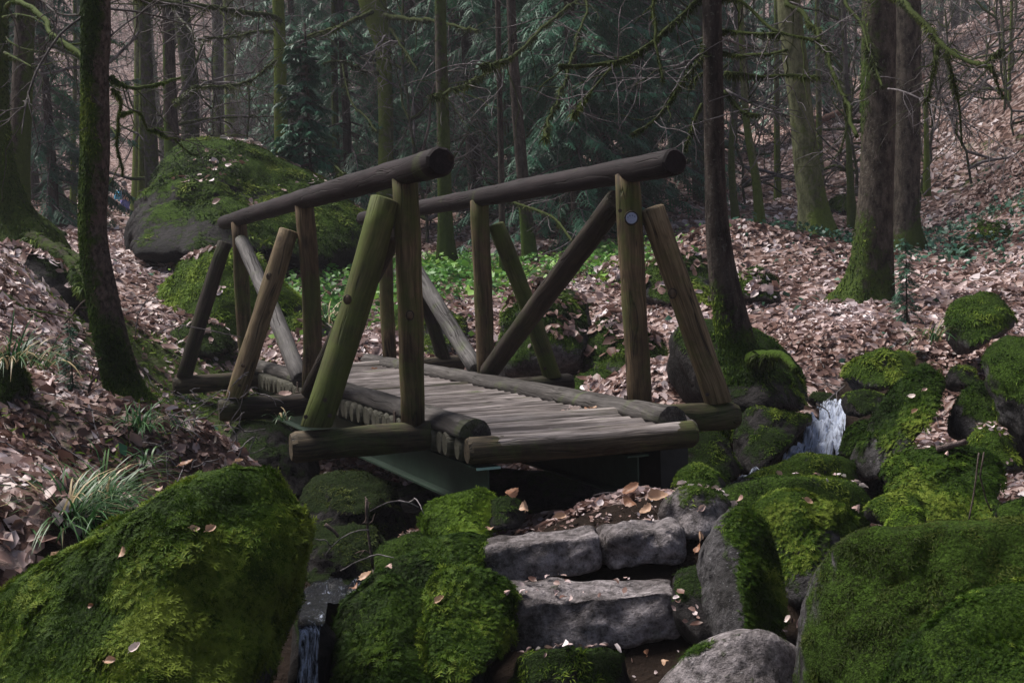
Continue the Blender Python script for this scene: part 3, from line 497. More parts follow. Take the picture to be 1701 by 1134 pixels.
# ------------------------------------------------------------------ the bridge
YAW = .3738; U_ = np.array([-math.sin(YAW), math.cos(YAW), 0]); V_ = np.array([math.cos(YAW), math.sin(YAW), 0])
VX = np.array([math.cos(.3151), math.sin(.3151), .004]); CN = np.array([-math.sin(.3151), math.cos(.3151), 0])   # crossbeams run slightly askew
OL = np.array([-.498, 6.52, -.749]); OR = np.array([.64, 6.89, -.744]); SP = 2.2853
BR = thing('footbridge', 'rustic round log footbridge with braced handrails across the stream', 'footbridge', tuple(OL + np.array([.55, .2, -.3])))
def log_mesh(name, L, r0, r1, mat, seed=0, sides=18, chamfer=.018, bow=.008, half=False, rough=.004, cut0=None, cut1=None):
    """round log along local Z with chamfered or slanted ends"""
    rg = np.random.default_rng(seed); n = max(5, int(L / .12)); zs = np.linspace(0, L, n)
    zs = np.r_[0, min(chamfer, L * .1), zs[1:-1], L - min(chamfer, L * .1), L]; rr = r0 + (r1 - r0) * zs / L
    rr[0] *= .84; rr[-1] *= .84
    th = np.arange(sides) * 2 * math.pi / sides; V = []
    bx, by = rg.normal(0, bow, 2)
    for i, (z, r) in enumerate(zip(zs, rr)):
        s = math.sin(math.pi * z / L); c = np.stack([np.cos(th), np.sin(th), 0 * th], -1)
        q = np.stack([np.cos(th) * 1.3, np.sin(th) * 1.3, th * 0 + z * 1.8 + seed], -1)
        k = r * (1 + .045 * vnoise(q, seed % 50)) + rough * vnoise(q * 4, seed % 50 + 3)
        if half: y = np.sin(th) * k; y = np.where(y < 0, y * .06, y * .95); ring = np.stack([np.cos(th) * k, y, 0 * th + z], -1)
        else: ring = np.stack([np.cos(th) * k, np.sin(th) * k, 0 * th + z], -1)
        ring[:, 0] += bx * s; ring[:, 1] += by * s; V.append(ring)
    V = np.array(V)
    if cut0 is not None:
        for i in (0, 1): V[i, :, 2] += (V[i] @ np.array([*cut0, 0]))
        V[0, :, :2] *= 1.14
    if cut1 is not None:
        for i in (-1, -2): V[i, :, 2] += (V[i] @ np.array([*cut1, 0]))
    m = len(zs); V = V.reshape(-1, 3); a = np.arange(sides); Fc = []
    for i in range(m - 1):
        for j in range(sides): Fc.append((i * sides + j, i * sides + (j + 1) % sides, (i + 1) * sides + (j + 1) % sides, (i + 1) * sides + j))
    Fc.append(tuple(a[::-1])); Fc.append(tuple((m - 1) * sides + a))
    me = mesh_py(name, V, Fc, mat, True)
    me.polygons[len(me.polygons) - 1].use_smooth = False; me.polygons[len(me.polygons) - 2].use_smooth = False
    for i in list(range(sides)) + list(range((m - 2) * sides, (m - 1) * sides)): me.polygons[i].use_smooth = False
    return me
def zquat(d, up=(0, 0, 1)):
    z = Vector(d).normalized(); x = Vector(up).cross(z)
    if x.length < 1e-4: x = Vector((1, 0, 0))
    x.normalize(); y = z.cross(x); return Matrix([[x[i], y[i], z[i]] for i in range(3)]).to_quaternion()
BL = np.array(BR.location); _ls = [100]
def log(name, a, b, r0, r1, mat, label=None, slant=False, **kw):
    a, b = np.array(a), np.array(b); _ls[0] += 1; d = b - a; L = float(np.linalg.norm(d)); q = zquat(d)
    if slant:      # ends sawn level so that the brace sits flat on its beam
        zl = np.array(q.to_matrix())[2]; kw['cut0'] = (-zl[0] / zl[2] * .8, -zl[1] / zl[2] * .8)
    me = log_mesh(name, L, r0, r1, mat, _ls[0], **kw)
    return link(name, me, tuple(a - BL), BR, q, label=label)
def onL(px, py): return Ppl(px, py, OL, V_)
def onR(px, py): return Ppl(px, py, OR, V_)
def onC(i, px, py, off=0): return Ppl(px, py, OL + U_ * SP * i + CN * off, CN)
# deck logs: half round tops side by side
ZD = OL[2] - .072; nlog = 57
e0 = Pz(775, 749, ZD - .003); e1 = Pz(1154, 720, ZD)
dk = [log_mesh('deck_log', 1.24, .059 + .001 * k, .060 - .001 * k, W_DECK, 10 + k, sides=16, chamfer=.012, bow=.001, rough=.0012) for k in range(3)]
rg = np.random.default_rng(3); width = np.linalg.norm(e1 - e0); dirx = (e1 - e0) / width
beam_y = [0, SP, 2 * SP]
y0 = float(np.dot(e0 - OL, U_)); x0 = float(np.dot(e0 - OL, V_))
lf = log('deck_log', e0, e1, .066, .064, W_FRONT, 'wet dark front log with split upper face', bow=.004)
for i in range(1, nlog):
    yy = y0 + .118 * i
    if min(abs(yy - (b + (-.0))) for b in beam_y) < .052: continue
    a = OL + U_ * yy + V_ * (x0 * .75 + rg.normal(0, .007)); a[2] = ZD + rg.normal(0, .0015)
    d = VX * (1 - min(1, i / 4)) * .6 + (dirx if i < 4 else VX); d = (dirx * max(0, 1 - i / 5) + VX * min(1, i / 5)); d = d / np.linalg.norm(d) + rg.normal(0, .003, 3)
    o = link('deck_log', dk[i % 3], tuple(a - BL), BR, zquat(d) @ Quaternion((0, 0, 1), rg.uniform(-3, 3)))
    o.scale = (rg.uniform(.985, 1.015),) * 2 + (rg.uniform(.97, 1.02),)
# crossbeams with outrigger ends
cb = [((483, 743), (1224, 690), .075), ((363, 681), (950, 636), .074), ((287, 641), (769, 603), .072)]
for i, (a, b, r) in enumerate(cb):
    log('crossbeam', onC(i, *a), onC(i, *b), r, r * .97, (W_CB, W_DARK, W_CB)[i], ('greenish brown near crossbeam', 'blackened middle crossbeam', None)[i], chamfer=.025)
# kerb half logs
zk = ZD + .058
def kerb(a, b, r, nm):
    A, B = Pz(*a, zk), Pz(*b, zk); d = B - A; L = float(np.linalg.norm(d)); q = zquat(d)
    _ls[0] += 1; link('kerb_log', log_mesh('kerb_log', L, r, r * .9, W_KERB, _ls[0], half=True, chamfer=.004, sides=20), tuple(A - BL), BR, q, label=nm)
kerb((790, 724), (430, 611), .082, 'left half round kerb log'); kerb((1118, 700), (588, 596), .08, 'right half round kerb log')
# posts
posts = [('L', 0, (686, 707), (672, 290), W_POST, 'near left post with a big knot'), ('L', 1, (518, 652), (505, 336), W_POST, None), ('L', 2, (411, 622), (397, 368), W_POST, None),
         ('R', 0, (1064, 682), (1042, 288), W_POST, 'near right post with a round metal tag'), ('R', 1, (808, 628), (796, 332), W_POST, None), ('R', 2, (648, 602), (640, 360), W_POST, None)]
pr = [.062, .061, .06, .065, .062, .058]; PO = {}
for (s, i, a, b, m, lb), r in zip(posts, pr):
    f = onL if s == 'L' else onR
    PO[s, i] = (f(*a), f(*b), log('post', f(*a), f(*b), r, r * 1.02, m, lb, chamfer=.006))
# handrails
rails = [log('handrail', onL(733, 268), onL(372, 370), .068, .06, W_RAIL, 'left handrail', chamfer=.012, bow=.006),
         log('handrail', onR(1122, 269), onR(602, 363), .066, .058, W_RAIL, 'right handrail', chamfer=.012, bow=.006)]
# outer braces stand on the beam ends
for i, a, b, r, m, lb, off in [(0, (524, 708), (641, 330), .074, W_GREEN, 'thick algae green outer brace', 0), (1, (392, 660), (480, 382), .066, W_TAN, 'pale tan outer brace', 0), (2, (306, 626), (374, 402), .062, W_DARK, 'dark outer brace at the far left', 0),
        (0, (1193, 668), (1082, 345), .07, W_TAN, 'brown outer brace with curly grain', 0), (1, (918, 627), (823, 372), .062, W_GREEN, None, 0), (2, (738, 600), (690, 452), .058, W_DARK, None, 0)]:
    log('outer_brace', onC(i, *a), onC(i, *b), r, r * .95, m, lb, slant=True, chamfer=.006)
# diagonals in the two side frames
for f, a, b, r, m, lb in [(onL, (513, 655), (655, 380), .062, W_DARK, 'dark diagonal between near and middle left posts'), (onL, (500, 632), (401, 400), .058, W_GREY, 'grey diagonal between middle and far left posts'),
        (onR, (812, 618), (1026, 332), .066, W_DARK, 'blackish diagonal of the right frame'), (onR, (793, 616), (652, 386), .06, W_GREY, 'grey diagonal of the right frame')]:
    A, B = f(*a), f(*b); log('diagonal_brace', A, B, r, r * .97, m, lb, chamfer=.006)
# steel I beams
STEEL = m_plain('green_painted_steel', (.016, .034, .022), .55, .2, 14, .8); STEEL_P = m_plain('weathered_steel_end', (.22, .36, .33), .5, .1, 30, .25); RUST = m_plain('rusty_iron', (.05, .035, .028), .7, .5, 40)
def box(bag, c, x, y, z, sx, sy, sz):
    c, x, y, z = [np.asarray(q, float) for q in (c, x, y, z)]
    V = [c + x * sx * i + y * sy * j + z * sz * k for i in (-.5, .5) for j in (-.5, .5) for k in (-.5, .5)]
    bag.add(V, [(0, 1, 3, 2), (4, 6, 7, 5), (0, 4, 5, 1), (2, 3, 7, 6), (0, 2, 6, 4), (1, 5, 7, 3)])
Zup = np.array([0, 0, 1.])
def ibeam(px, py, Lb, lb):
    top = Pz(px, py, ZD - .078); s = top - U_ * 0; c = s + U_ * Lb / 2; bg_ = Bag()
    box(bg_, c - Zup * .004, V_, U_, Zup, .115, Lb, .009); box(bg_, c - Zup * .195, V_, U_, Zup, .115, Lb, .011); box(bg_, c - Zup * .099, V_, U_, Zup, .008, Lb - .002, .181)
    o = link('steel_beam', bg_.mesh('steel_beam', STEEL, False, BL), (0, 0, 0), BR, label=lb)
    b2 = Bag()
    if not lb: return
    box(b2, s - U_ * .004 - Zup * .004, V_, U_, Zup, .118, .006, .012); link('flange_edge', b2.mesh('flange_edge', STEEL_P, False, BL), (0, 0, 0), o)
ibeam(811, 776, 6.6, 'left green steel beam with pale bare end'); ibeam(1060, 756, 6.6, None)
# bolts, brackets and the metal tag
def disc_mesh(name, r, t, mat, sides=14):
    V = [(math.cos(k * 2 * math.pi / sides) * r, math.sin(k * 2 * math.pi / sides) * r, z) for z in (0, t) for k in range(sides)]
    return mesh_py(name, V, [tuple(range(sides - 1, -1, -1)), tuple(range(sides, 2 * sides))] + [(k, (k + 1) % sides, sides + (k + 1) % sides, sides + k) for k in range(sides)], mat, False)
bolt = disc_mesh('bolt', .011, .012, RUST, 6)
for px, py, i in [(508, 692, 0), (548, 690, 0), (540, 664, 0), (398, 640, 1), (1175, 655, 0), (1150, 640, 0), (905, 612, 1), (735, 590, 2), (1030, 350, 0)]:
    pt = onC(i, px, py); n = -pt / np.linalg.norm(pt); q = pt + n * .066; link('bolt', bolt, tuple(q - BL), BR, zquat(n + np.array([.0, -.2, 0])))
for px, py in [(672, 703), (508, 650), (1052, 676)]:
    pt = (onL if px < 900 else onR)(px, py); bb = Bag(); box(bb, pt - CN * .07 + Zup * .004 - VX * .02, VX, CN, Zup, .12, .05, .006); box(bb, pt - CN * .045 - VX * .06 + Zup * .035, VX, CN, Zup, .006, .04, .07)
    link('bracket', bb.mesh('bracket', RUST, False, BL), (0, 0, 0), BR)
A, B, post = PO['R', 0]; c = onR(1049, 363); n = -c / np.linalg.norm(c); n[2] = 0; n /= np.linalg.norm(n)
TAG = m_plain('tag_metal', (.30, .34, .48), .35, .6, 60, .3); TAGI = m_plain('tag_ink', (.03, .035, .09), .6)
loc = c + n * .066; tq = zquat(n)
inv = post.rotation_quaternion.inverted(); lw = inv @ Vector(loc - A)
def child_of_post(o, wl, wq): o.parent = post; o.location = inv @ Vector(wl - A); o.rotation_mode = 'QUATERNION'; o.rotation_quaternion = inv @ wq
tag = link('tag', disc_mesh('tag', .029, .004, TAG, 24)); child_of_post(tag, loc, tq); tag['label'] = 'round bluish metal number tag'
hb = Bag(); th = np.linspace(0, 2 * math.pi, 25)[:-1]      # the drilled rim around the tag
V, Fq = tube(np.stack([np.cos(np.r_[th, 0]) * .034, np.sin(np.r_[th, 0]) * .034, 0 * np.r_[th, 0]], -1), .004, 6, False); hb.add(V, Fq)
rim = link('tag_rim', hb.mesh('tag_rim', W_DARK)); child_of_post(rim, loc, tq)
ib = Bag()                                                  # worn figures stamped along the top of the tag
def bar(x, y, w, h, a=0):
    c_, s_ = math.cos(a), math.sin(a); ib.add([(x + dx * c_ - dy * s_, y + dx * s_ + dy * c_, .0048) for dx, dy in ((-w, -h), (w, -h), (w, h), (-w, h))], [(0, 1, 2, 3)])
bar(-.0185, .006, .0035, .001, .9); bar(-.017, .0035, .003, .001, .2)
bar(-.0092, .0125, .0009, .0045, -.25); bar(-.0062, .0125, .0009, .0045, .25); bar(-.0078, .0115, .002, .0008)
bar(.0035, .0135, .0009, .0038); bar(.0075, .0135, .0009, .0038); bar(.0055, .0102, .002, .0009)
bar(.0175, .006, .004, .001, .6); bar(.0165, .009, .0028, .001, .6)
ink = link('tag_marks', ib.mesh('tag_marks', TAGI, False)); child_of_post(ink, loc, tq)
KN = m_plain('knot_wood', (.085, .055, .032), .7, 0, 60, .5); KD = m_plain('knot_edge', (.03, .021, .013), .8)
for f, px, py, r_, off in [(onL, 681, 523, .018, .069), (lambda a, b: onC(0, a, b), 577, 497, .017, .071), (lambda a, b: onC(1, a, b), 447, 459, .016, .062), (lambda a, b: onC(0, a, b), 1117, 487, .02, .066), (lambda a, b: onC(1, a, b), 405, 607, .014, .062)]:
    pt = f(px, py); n = -pt / np.linalg.norm(pt); n[2] = 0; n /= np.linalg.norm(n); q = pt + n * (off - .004); th = np.linspace(0, 2 * math.pi, 21); kb = Bag()
    V, Fq = tube(np.stack([np.cos(th) * r_, np.sin(th) * r_ * 1.25, .002 * np.sin(3 * th)], -1), .0035, 6, False); kb.add(V, Fq); ko = link('knot', kb.mesh('knot', KD), tuple(q - BL), BR, zquat(n))
    V, Fc = ico(2); kb = Bag(); kb.add(V * np.array([r_ * .95, r_ * 1.2, .008]) * (1 + .12 * vnoise(V * 2 + px))[:, None], Fc); link('knot_core', kb.mesh('knot_core', KN), (0, 0, 0), ko)
# concrete bearing at the near right corner
CONC = m_plain('old_concrete', (.05, .048, .045), .9, 0, 12, .5, .6)
cc = P(1098, 775, 6.9); cbg = Bag(); box(cbg, cc, V_, U_, Zup, .16, .3, .3)
thing('concrete_bearing', 'dark stained concrete block under the right near corner of the bridge', 'concrete block', tuple(cc - Zup * .15), data=cbg.mesh('concrete_bearing', CONC, False, cc - Zup * .15))
# ------------------------------------------------------------------ trees
def trunk_mesh(path, d, mat, name, loc, sides=20, flare=.5, flh=.35, lobes=5, seed=0, mossk=.3, mossdir=(-.6, 0, 0), lowmoss=.7, wob=.05, up=7.0, ground=None, step=.1, lowh=.7):
    """path: [(px,py,width px)] from top to base at distance d (or list of d)"""
    ds = d if isinstance(d, (list, tuple)) else [d] * len(path)
    pts = np.array([[*P(a, b, dd * K), w * dd * K / F_PX / 2] for (a, b, w), dd in zip(path, ds)])[::-1]   # base first
    top = pts[-1]; dirt = (pts[-1, :3] - pts[-2, :3]); dirt /= np.linalg.norm(dirt); dirt = dirt * .6 + np.array([0, 0, .4]); dirt /= np.linalg.norm(dirt)
    ext = [np.r_[top[:3] + dirt * up * f, top[3] * (1 - .55 * f)] for f in (.33, .66, 1)]
    base = pts[0].copy(); base[2] -= .35; base[3] *= 1.1
    allp = np.vstack([base, pts, ext]); L = np.linalg.norm(np.diff(allp[:, :3], axis=0), axis=1).sum()
    sp = spline(allp, int(max(12, L / step))); path3, rad = sp[:, :3], np.maximum(sp[:, 3], .01)
    h = path3[:, 2] - pts[0, 2]; rg = np.random.default_rng(seed); ph = rg.uniform(0, 6.28, 3)
    def rf(th, i):
        fl = flare * math.exp(-max(h[i] + .05, 0) / flh); q = np.stack([np.cos(th) * 1.1, np.sin(th) * 1.1, 0 * th + path3[i, 2] * 1.1], -1)
        return 1 + fl * (.7 + .5 * np.cos(lobes * th + ph[0]) + .25 * np.cos((lobes + 2) * th + ph[1])) + wob * fbm(q * 1.4 + seed, 3, seed) * 1.6 + wob * .35 * fbm(q * 6 + seed, 3, seed + 3)
    V, Fq = tube(path3, rad, sides, True, rf)
    Fc = Fq; nr = vnormals(V, quads2tris(Fq)); hh = V[:, 2] - pts[0, 2]; md = np.array(mossdir, float)
    ms = mossk + .35 * (nr @ md) + lowmoss * np.exp(-np.maximum(hh, 0) / lowh) + .5 * fbm(V * np.array([2.5, 2.5, 1.2]) + seed * 3, 4, seed + 8)
    ms = np.clip(ms, 0, 1); me = mesh_np(name, V - np.asarray(loc), Fq, mat, True, {'moss': ms})
    return me, V, quads2tris(Fq), ms, pts
def limb(parent, name, pts, mat, seed, twigs=0, hang=0, moss=.6, sides=7, mossn=0, mossL=.03, tw=1.0, mmat=None):
    """pts world (x,y,z,r). adds side twigs and hanging moss; one part"""
    rg = np.random.default_rng(seed); pts = np.array(pts, float); L = np.linalg.norm(np.diff(pts[:, :3], axis=0), axis=1).sum(); n = max(6, int(L / .06))
    sp = spline(pts, n); b = Bag(); p3 = sp[:, :3] + fbm(np.stack([np.arange(n) * .35 + seed, np.zeros(n), np.zeros(n)], -1)[:, :3], 2, seed)[:, None] * rg.normal(0, .02, 3)
    V, Fq = tube(p3, np.maximum(sp[:, 3] * (1 + .12 * rg.normal(0, 1, n)), .003), sides); b.add(V, Fq, 1.0)
    for k in range(twigs):
        i = rg.integers(int(n * .15), n - 1); t = p3[min(i + 1, n - 1)] - p3[i - 1]; t /= np.linalg.norm(t); x, y, _ = frame(t); a = rg.uniform(0, 6.28)
        d = t * .6 + (x * math.cos(a) + y * math.sin(a)) * .8 + np.array([0, 0, -.15]); l = rg.uniform(.12, .5) * tw; m = 7
        q = [p3[i]]
        for s in range(m): d = d + rg.normal(0, .22, 3) + np.array([0, 0, -.05]); d /= np.linalg.norm(d); q.append(q[-1] + d * l / m)
        V, Fq = tube(np.array(q), np.linspace(max(sp[i, 3] * .4, .004), .002, m + 1), 4); b.add(V, Fq, .5 if rg.random() < .6 else 1.0)
        if rg.random() < .6:
            d2 = d + rg.normal(0, .6, 3); d2 /= np.linalg.norm(d2); q2 = [q[3]]
            for s in range(4): d2 = d2 + rg.normal(0, .2, 3); d2 /= np.linalg.norm(d2); q2.append(q2[-1] + d2 * l * .12)
            V, Fq = tube(np.array(q2), np.linspace(.004, .0015, 5), 3); b.add(V, Fq, .5)
    off = np.array(parent.location); ms = [np.clip(moss + 0 * a, 0, 1) for a in b.a]; b.a = [a * moss for a in b.a]
    o = link(name, b.mesh(name, mat, True, off, 'moss'), (0, 0, 0), parent)
    if hang or mossn:
        N = int(L * mossn) + hang; idx = rg.choice(n - 1, N); f = rg.random(N)[:, None]; c = p3[idx] * (1 - f) + p3[idx + 1] * f; a = rg.uniform(0, 6.28, N)
        nn = np.stack([np.cos(a) * .8, np.sin(a) * .8, rg.uniform(-.9, .7, N)], -1); nn /= np.linalg.norm(nn, axis=1)[:, None]
        V, T, aa = fronds(c + nn * sp[idx, 3][:, None] * .85, nn, mossL * (.5 + 1.1 * _patch(c, seed)), rg, 1.3, .14, False)
        link('moss', mesh_np('moss', V - off, T, mmat or MOSS_D, True, {'rnd': aa}), (0, 0, 0), o, kind='stuff')
    return o
def _patch(c, seed): return np.clip(.5 + fbm(c * 3.5 + seed, 2, seed) * 1.6, .05, 1.5)
def pxl(pts, d, w0, w1, dz=None):
    n = len(pts); out = []
    for k, (a, b) in enumerate(pts):
        dd = d + (0 if dz is None else dz * k / (n - 1)); w = w0 + (w1 - w0) * k / (n - 1); out.append([*P(a, b, dd * K), w * dd * K / F_PX / 2])
    return out
def tree(label, path, d, mat=None, name='tree', cat='tree', group=None, tmoss=0, tmL=.03, seed=1, **kw):
    dl = d[-1] if isinstance(d, (list, tuple)) else d
    loc = P(path[-1][0], path[-1][1], dl * K); t = thing(name, label, cat, tuple(loc), group)
    me, V, T, ms, pts = trunk_mesh(path, d, mat or B_FAR, 'trunk', loc, seed=seed, **kw); o = link('trunk', me, (0, 0, 0), t)
    if tmoss:
        rg = np.random.default_rng(seed + 900); w = sstep(.45, .75, ms) * (V[:, 2] < 3.2); pos, nor = scatter(V, T, w, tmoss, rg)
        VV, TT, a = fronds(pos, nor, tmL, rg, 1.2, .25, False); link('moss', mesh_np('moss', VV - loc, TT, MOSS, True, {'rnd': a}), (0, 0, 0), o, kind='stuff')
    return t
# leaning scaly trunk on the left bank
T1 = tree('leaning scaly barked tree with moss patches on the left bank', [(160,-20,47),(159,120,44),(159,250,46),(155,380,45),(168,480,50),(190,580,54),(212,655,62),(228,700,80)], 6.7, B_PEEL, seed=4, mossk=.47, mossdir=(-.5,-.15,0), lowmoss=.6, wob=.085, flare=.35, flh=.15, tmoss=30000, tmL=.026, step=.04, sides=36, lowh=.35)
for k, (pp, w0, w1, dz, tw, ms_) in enumerate([([(140,100),(106,68),(85,49),(64,21),(42,4),(21,2),(6,14)], 10, 7, 1.5, 3, .8), ([(140,24),(110,25),(89,17),(72,-4)], 4, 3, .5, 4, .4), ([(142,28),(102,57),(68,102),(51,138),(42,176),(36,225)], 5, 2, -.4, 9, .1),
        ([(183,126),(212,144),(244,143),(275,138),(300,128)], 7, 3, 1.0, 5, .9), ([(184,150),(197,170),(201,201),(197,240),(206,292)], 6, 4, .6, 4, .9), ([(184,16),(240,22),(300,38),(345,44)], 4, 2, 1.5, 10, .3), ([(184,60),(215,35),(262,5)], 4, 2, .5, 5, .2), ([(202,186),(223,188),(259,218),(288,235),(329,256)], 5, 2, 1.5, 6, .7)]):
    limb(T1, 'branch', pxl(pp, 6.7, w0, w1, dz), B_FAR, 40 + k, tw, 0, ms_, mossn=1500 if ms_ > .5 else 0, mossL=.02, tw=1.3, mmat=MOSS)
# moss covered tree at left border with long roots
T0 = tree('moss covered beech cut by the left border, with long spreading roots', [(-2,-20,26),(-1,150,28),(4,280,40),(20,360,60),(40,410,90)], 10.4, B_BEECH, seed=8, mossk=.75, mossdir=(.3,-.2,.3), flare=.5, flh=.5, tmoss=5000, tmL=.04, lowh=.8)
for k, pp in enumerate([[(50,395),(80,410),(110,430),(135,455),(143,480)], [(70,405),(105,420),(135,435),(160,450)], [(60,410),(95,440),(120,470),(138,500)]]):
    limb(T0, 'root', [[*(P(a, b, (10.2 - .35 * j) * K)), (13 - 2 * j) * .0028 * K * 1.6] for j, (a, b) in enumerate(pp)], B_BEECH, 60 + k, 0, 0, .55, 9, 3500, .07, mmat=MOSS)
for k, (pp, w0, w1) in enumerate([([(5,30),(42,25),(70,40),(95,60)], 5, 2), ([(8,88),(32,100),(55,112)], 6, 2), ([(8,60),(25,75),(60,85),(95,88),(130,100)], 3, 1)]):
    limb(T0, 'branch', pxl(pp, 10.2, w0, w1, -.6), B_FAR, 70 + k, 8, 0, .6, mossn=150)
tree('broad smooth trunk just right of the mossy tree on the left border', [(42,-20,30),(38,120,33),(32,250,36),(30,340,38),(28,380,44)], 13, B_BEECH, seed=9, mossk=.3, mossdir=(.8,0,0), flare=.3)
tree('straight grey-brown conifer trunk rising behind the house sized boulder', [(278,-20,19),(281,100,20),(284,200,23),(288,260,27)], 18, B_SPR, seed=10, mossk=.15, mossdir=(-.8,0,0), flare=.1)
tree('mossy trunk left of centre with a swollen knot', [(461,-20,19),(465,80,20),(466,180,22),(468,255,24),(466,330,26)], 18, B_GREEN, seed=11, mossk=.55, mossdir=(.4,-.3,0), flare=.3)
t635 = tree('pale green beech trunk that widens upward behind the left handrail', [(615,-20,46),(628,40,36),(637,90,26),(641,200,25),(640,330,28),(638,400,34)], 20, B_GREEN, seed=12, mossk=.62, mossdir=(-.2,-.4,0), flare=.3)
tree('dark ivy-green trunk standing in the herbs behind the left near post', [(731,-20,18),(733,100,20),(737,250,22),(740,380,25),(742,440,34)], 15, B_BEECH, seed=13, mossk=.55, mossdir=(.4,-.2,0), flare=.4)
tree('dark spruce trunk left of centre between drooping boughs', [(826,-20,9),(829,120,9),(832,250,10),(834,360,11),(835,440,12)], 14.5, B_SPR, seed=14, mossk=.1, flare=.1)
tree('reddish brown spruce trunk at the centre with dark bark', [(848,-20,14),(853,100,17),(862,220,19),(872,340,21),(880,432,26)], 16.5, B_SPR, seed=15, mossk=.08, flare=.2)
tree('short pale trunk stub lit behind the right handrail', [(934,330,12),(936,360,12),(940,415,14)], 19, B_BEECH, seed=16, mossk=.3, up=.05, name='snag', cat='dead tree')
# the dark spruce on the boulder
TS = tree('dark spruce with bare mossy limbs rooted on the undercut boulder', [(1182,-20,31),(1184,100,33),(1187,250,34),(1190,350,38),(1198,440,46),(1212,520,56),(1224,575,58),(1232,605,74),(1236,635,88)], 7.35, B_SPR, seed=17, mossk=.04, mossdir=(-.3,-.2,.2), lowmoss=.75, flare=.3, flh=.2, tmoss=7000, tmL=.028, lowh=.45)
for k, (pp, w0, w1, dz, tw, mo) in enumerate([([(1199,51),(1241,55),(1298,57)],6,3,-.5,3,.7),([(1201,90),(1250,95),(1307,82)],6,4,-.6,2,.8),([(1204,121),(1254,128),(1290,128),(1320,126),(1360,128)],6,4,-.7,3,.8),([(1204,150),(1228,181),(1263,190)],6,4,-.4,2,.8),
    ([(1206,150),(1254,174),(1312,194)],5,2,-.4,4,.4),([(1168,90),(1144,112),(1122,145),(1098,178)],4,2,-.3,3,.3),([(1168,122),(1152,132),(1144,145)],5,3,0,1,.8),([(1168,172),(1153,198),(1145,222),(1138,248)],4,3,-.2,2,.7),([(1201,62),(1218,80),(1245,92)],4,2,.3,3,.2),
    ([(1196,0),(1228,0),(1268,37),(1298,55),(1360,68)],6,5,-.6,4,.8),([(1196,-10),(1225,-8),(1232,10),(1228,45),(1215,60)],4,2,.3,2,.5),([(1168,-10),(1133,26),(1098,57),(1071,79),(1036,99),(1001,106),(957,110),(930,110)],6,7,-.8,9,.8),([(1168,60),(1160,99),(1124,150),(1089,198),(1054,220)],4,5,-.5,4,.6),
    ([(1168,-20),(1093,-10),(1090,66),(1100,137)],7,4,-.5,3,1.0),([(1036,99),(1018,110),(983,150),(952,190)],4,2,-.7,5,.6)]):
    limb(TS, 'branch', pxl(pp, 7.4, w0, w1, dz), TWIG, 100 + k, tw * 2, 0, mo, mossn=1100 if mo > .5 else 120, mossL=.024, tw=1.2)
for k, pp in enumerate([[(1240,600),(1270,590),(1300,592),(1322,615)]]):
    limb(TS, 'root', [[*P(a, b, (7.3 - .25 * j) * K), .05 - .01 * j] for j, (a, b) in enumerate(pp)], B_SPR, 130 + k, 0, 0, .9, 8, 900, .035)
# mossy limbs hanging in from trees just above the frame: each belongs to the tree it grows on
TB = tree('massive smooth trunk with mossy flared foot on the leafy flat', [(1460,-20,54),(1459,120,56),(1458,260,55),(1453,360,60),(1448,440,68),(1440,490,86),(1436,515,112)], 11.8, B_BEECH, seed=18, mossk=.3, mossdir=(-.5,-.1,0), lowmoss=.55, flare=.35, flh=.3, sides=28, tmoss=4000, tmL=.04, lowh=.35)
for k, (pp, w0, w1, dz, tw, mo) in enumerate([([(1440,-30),(1404,0),(1431,40),(1444,84),(1466,145)],6,4,-1.5,3,.7),([(1440,-40),(1312,-4),(1338,26),(1365,70),(1387,119),(1404,163),(1409,190),(1426,225)],8,6,-2,3,.9),([(1405,165),(1405,210),(1396,252)],5,2,-.1,2,.8),
    ([(1470,-10),(1500,5),(1523,26),(1563,70),(1607,101),(1635,108),(1647,112)],11,7,-2,3,.95),([(1635,108),(1650,92),(1662,82)],4,2,0,0,.8),([(1558,75),(1550,132),(1537,170)],8,3,0,3,1.0),([(1572,85),(1585,137),(1594,176),(1598,240)],6,3,0,3,1.0),([(1476,148),(1500,152),(1550,175),(1606,205),(1668,245),(1701,282)],3,1.5,-1,16,.15),([(1647,110),(1660,135),(1664,158)],3,3,0,2,.9)]):
    dd = 11.2 if k not in (4, 5, 6, 8) else 9.4
    limb(TB, 'branch', pxl(pp, dd, w0, w1, dz), TWIG, 150 + k, tw * 2, 0, mo, mossn=1000 if mo > .5 else 0, mossL=.036, tw=1.4, sides=8)
tree('second grey trunk standing behind the massive one on the right', [(1508,-20,42),(1507,120,43),(1506,260,44),(1503,360,46),(1502,405,60)], 15.5, B_BEECH, seed=19, mossk=.12, mossdir=(.6,0,0), flare=.3)
tree('leaning mossy footed beech right of the dark spruce', [(1308,-20,38),(1318,80,40),(1330,180,38),(1340,270,42),(1352,350,50),(1358,398,66)], 16.5, B_GREEN, seed=20, mossk=.25, mossdir=(.5,0,0), lowmoss=.7, flare=.35, lowh=1.0)
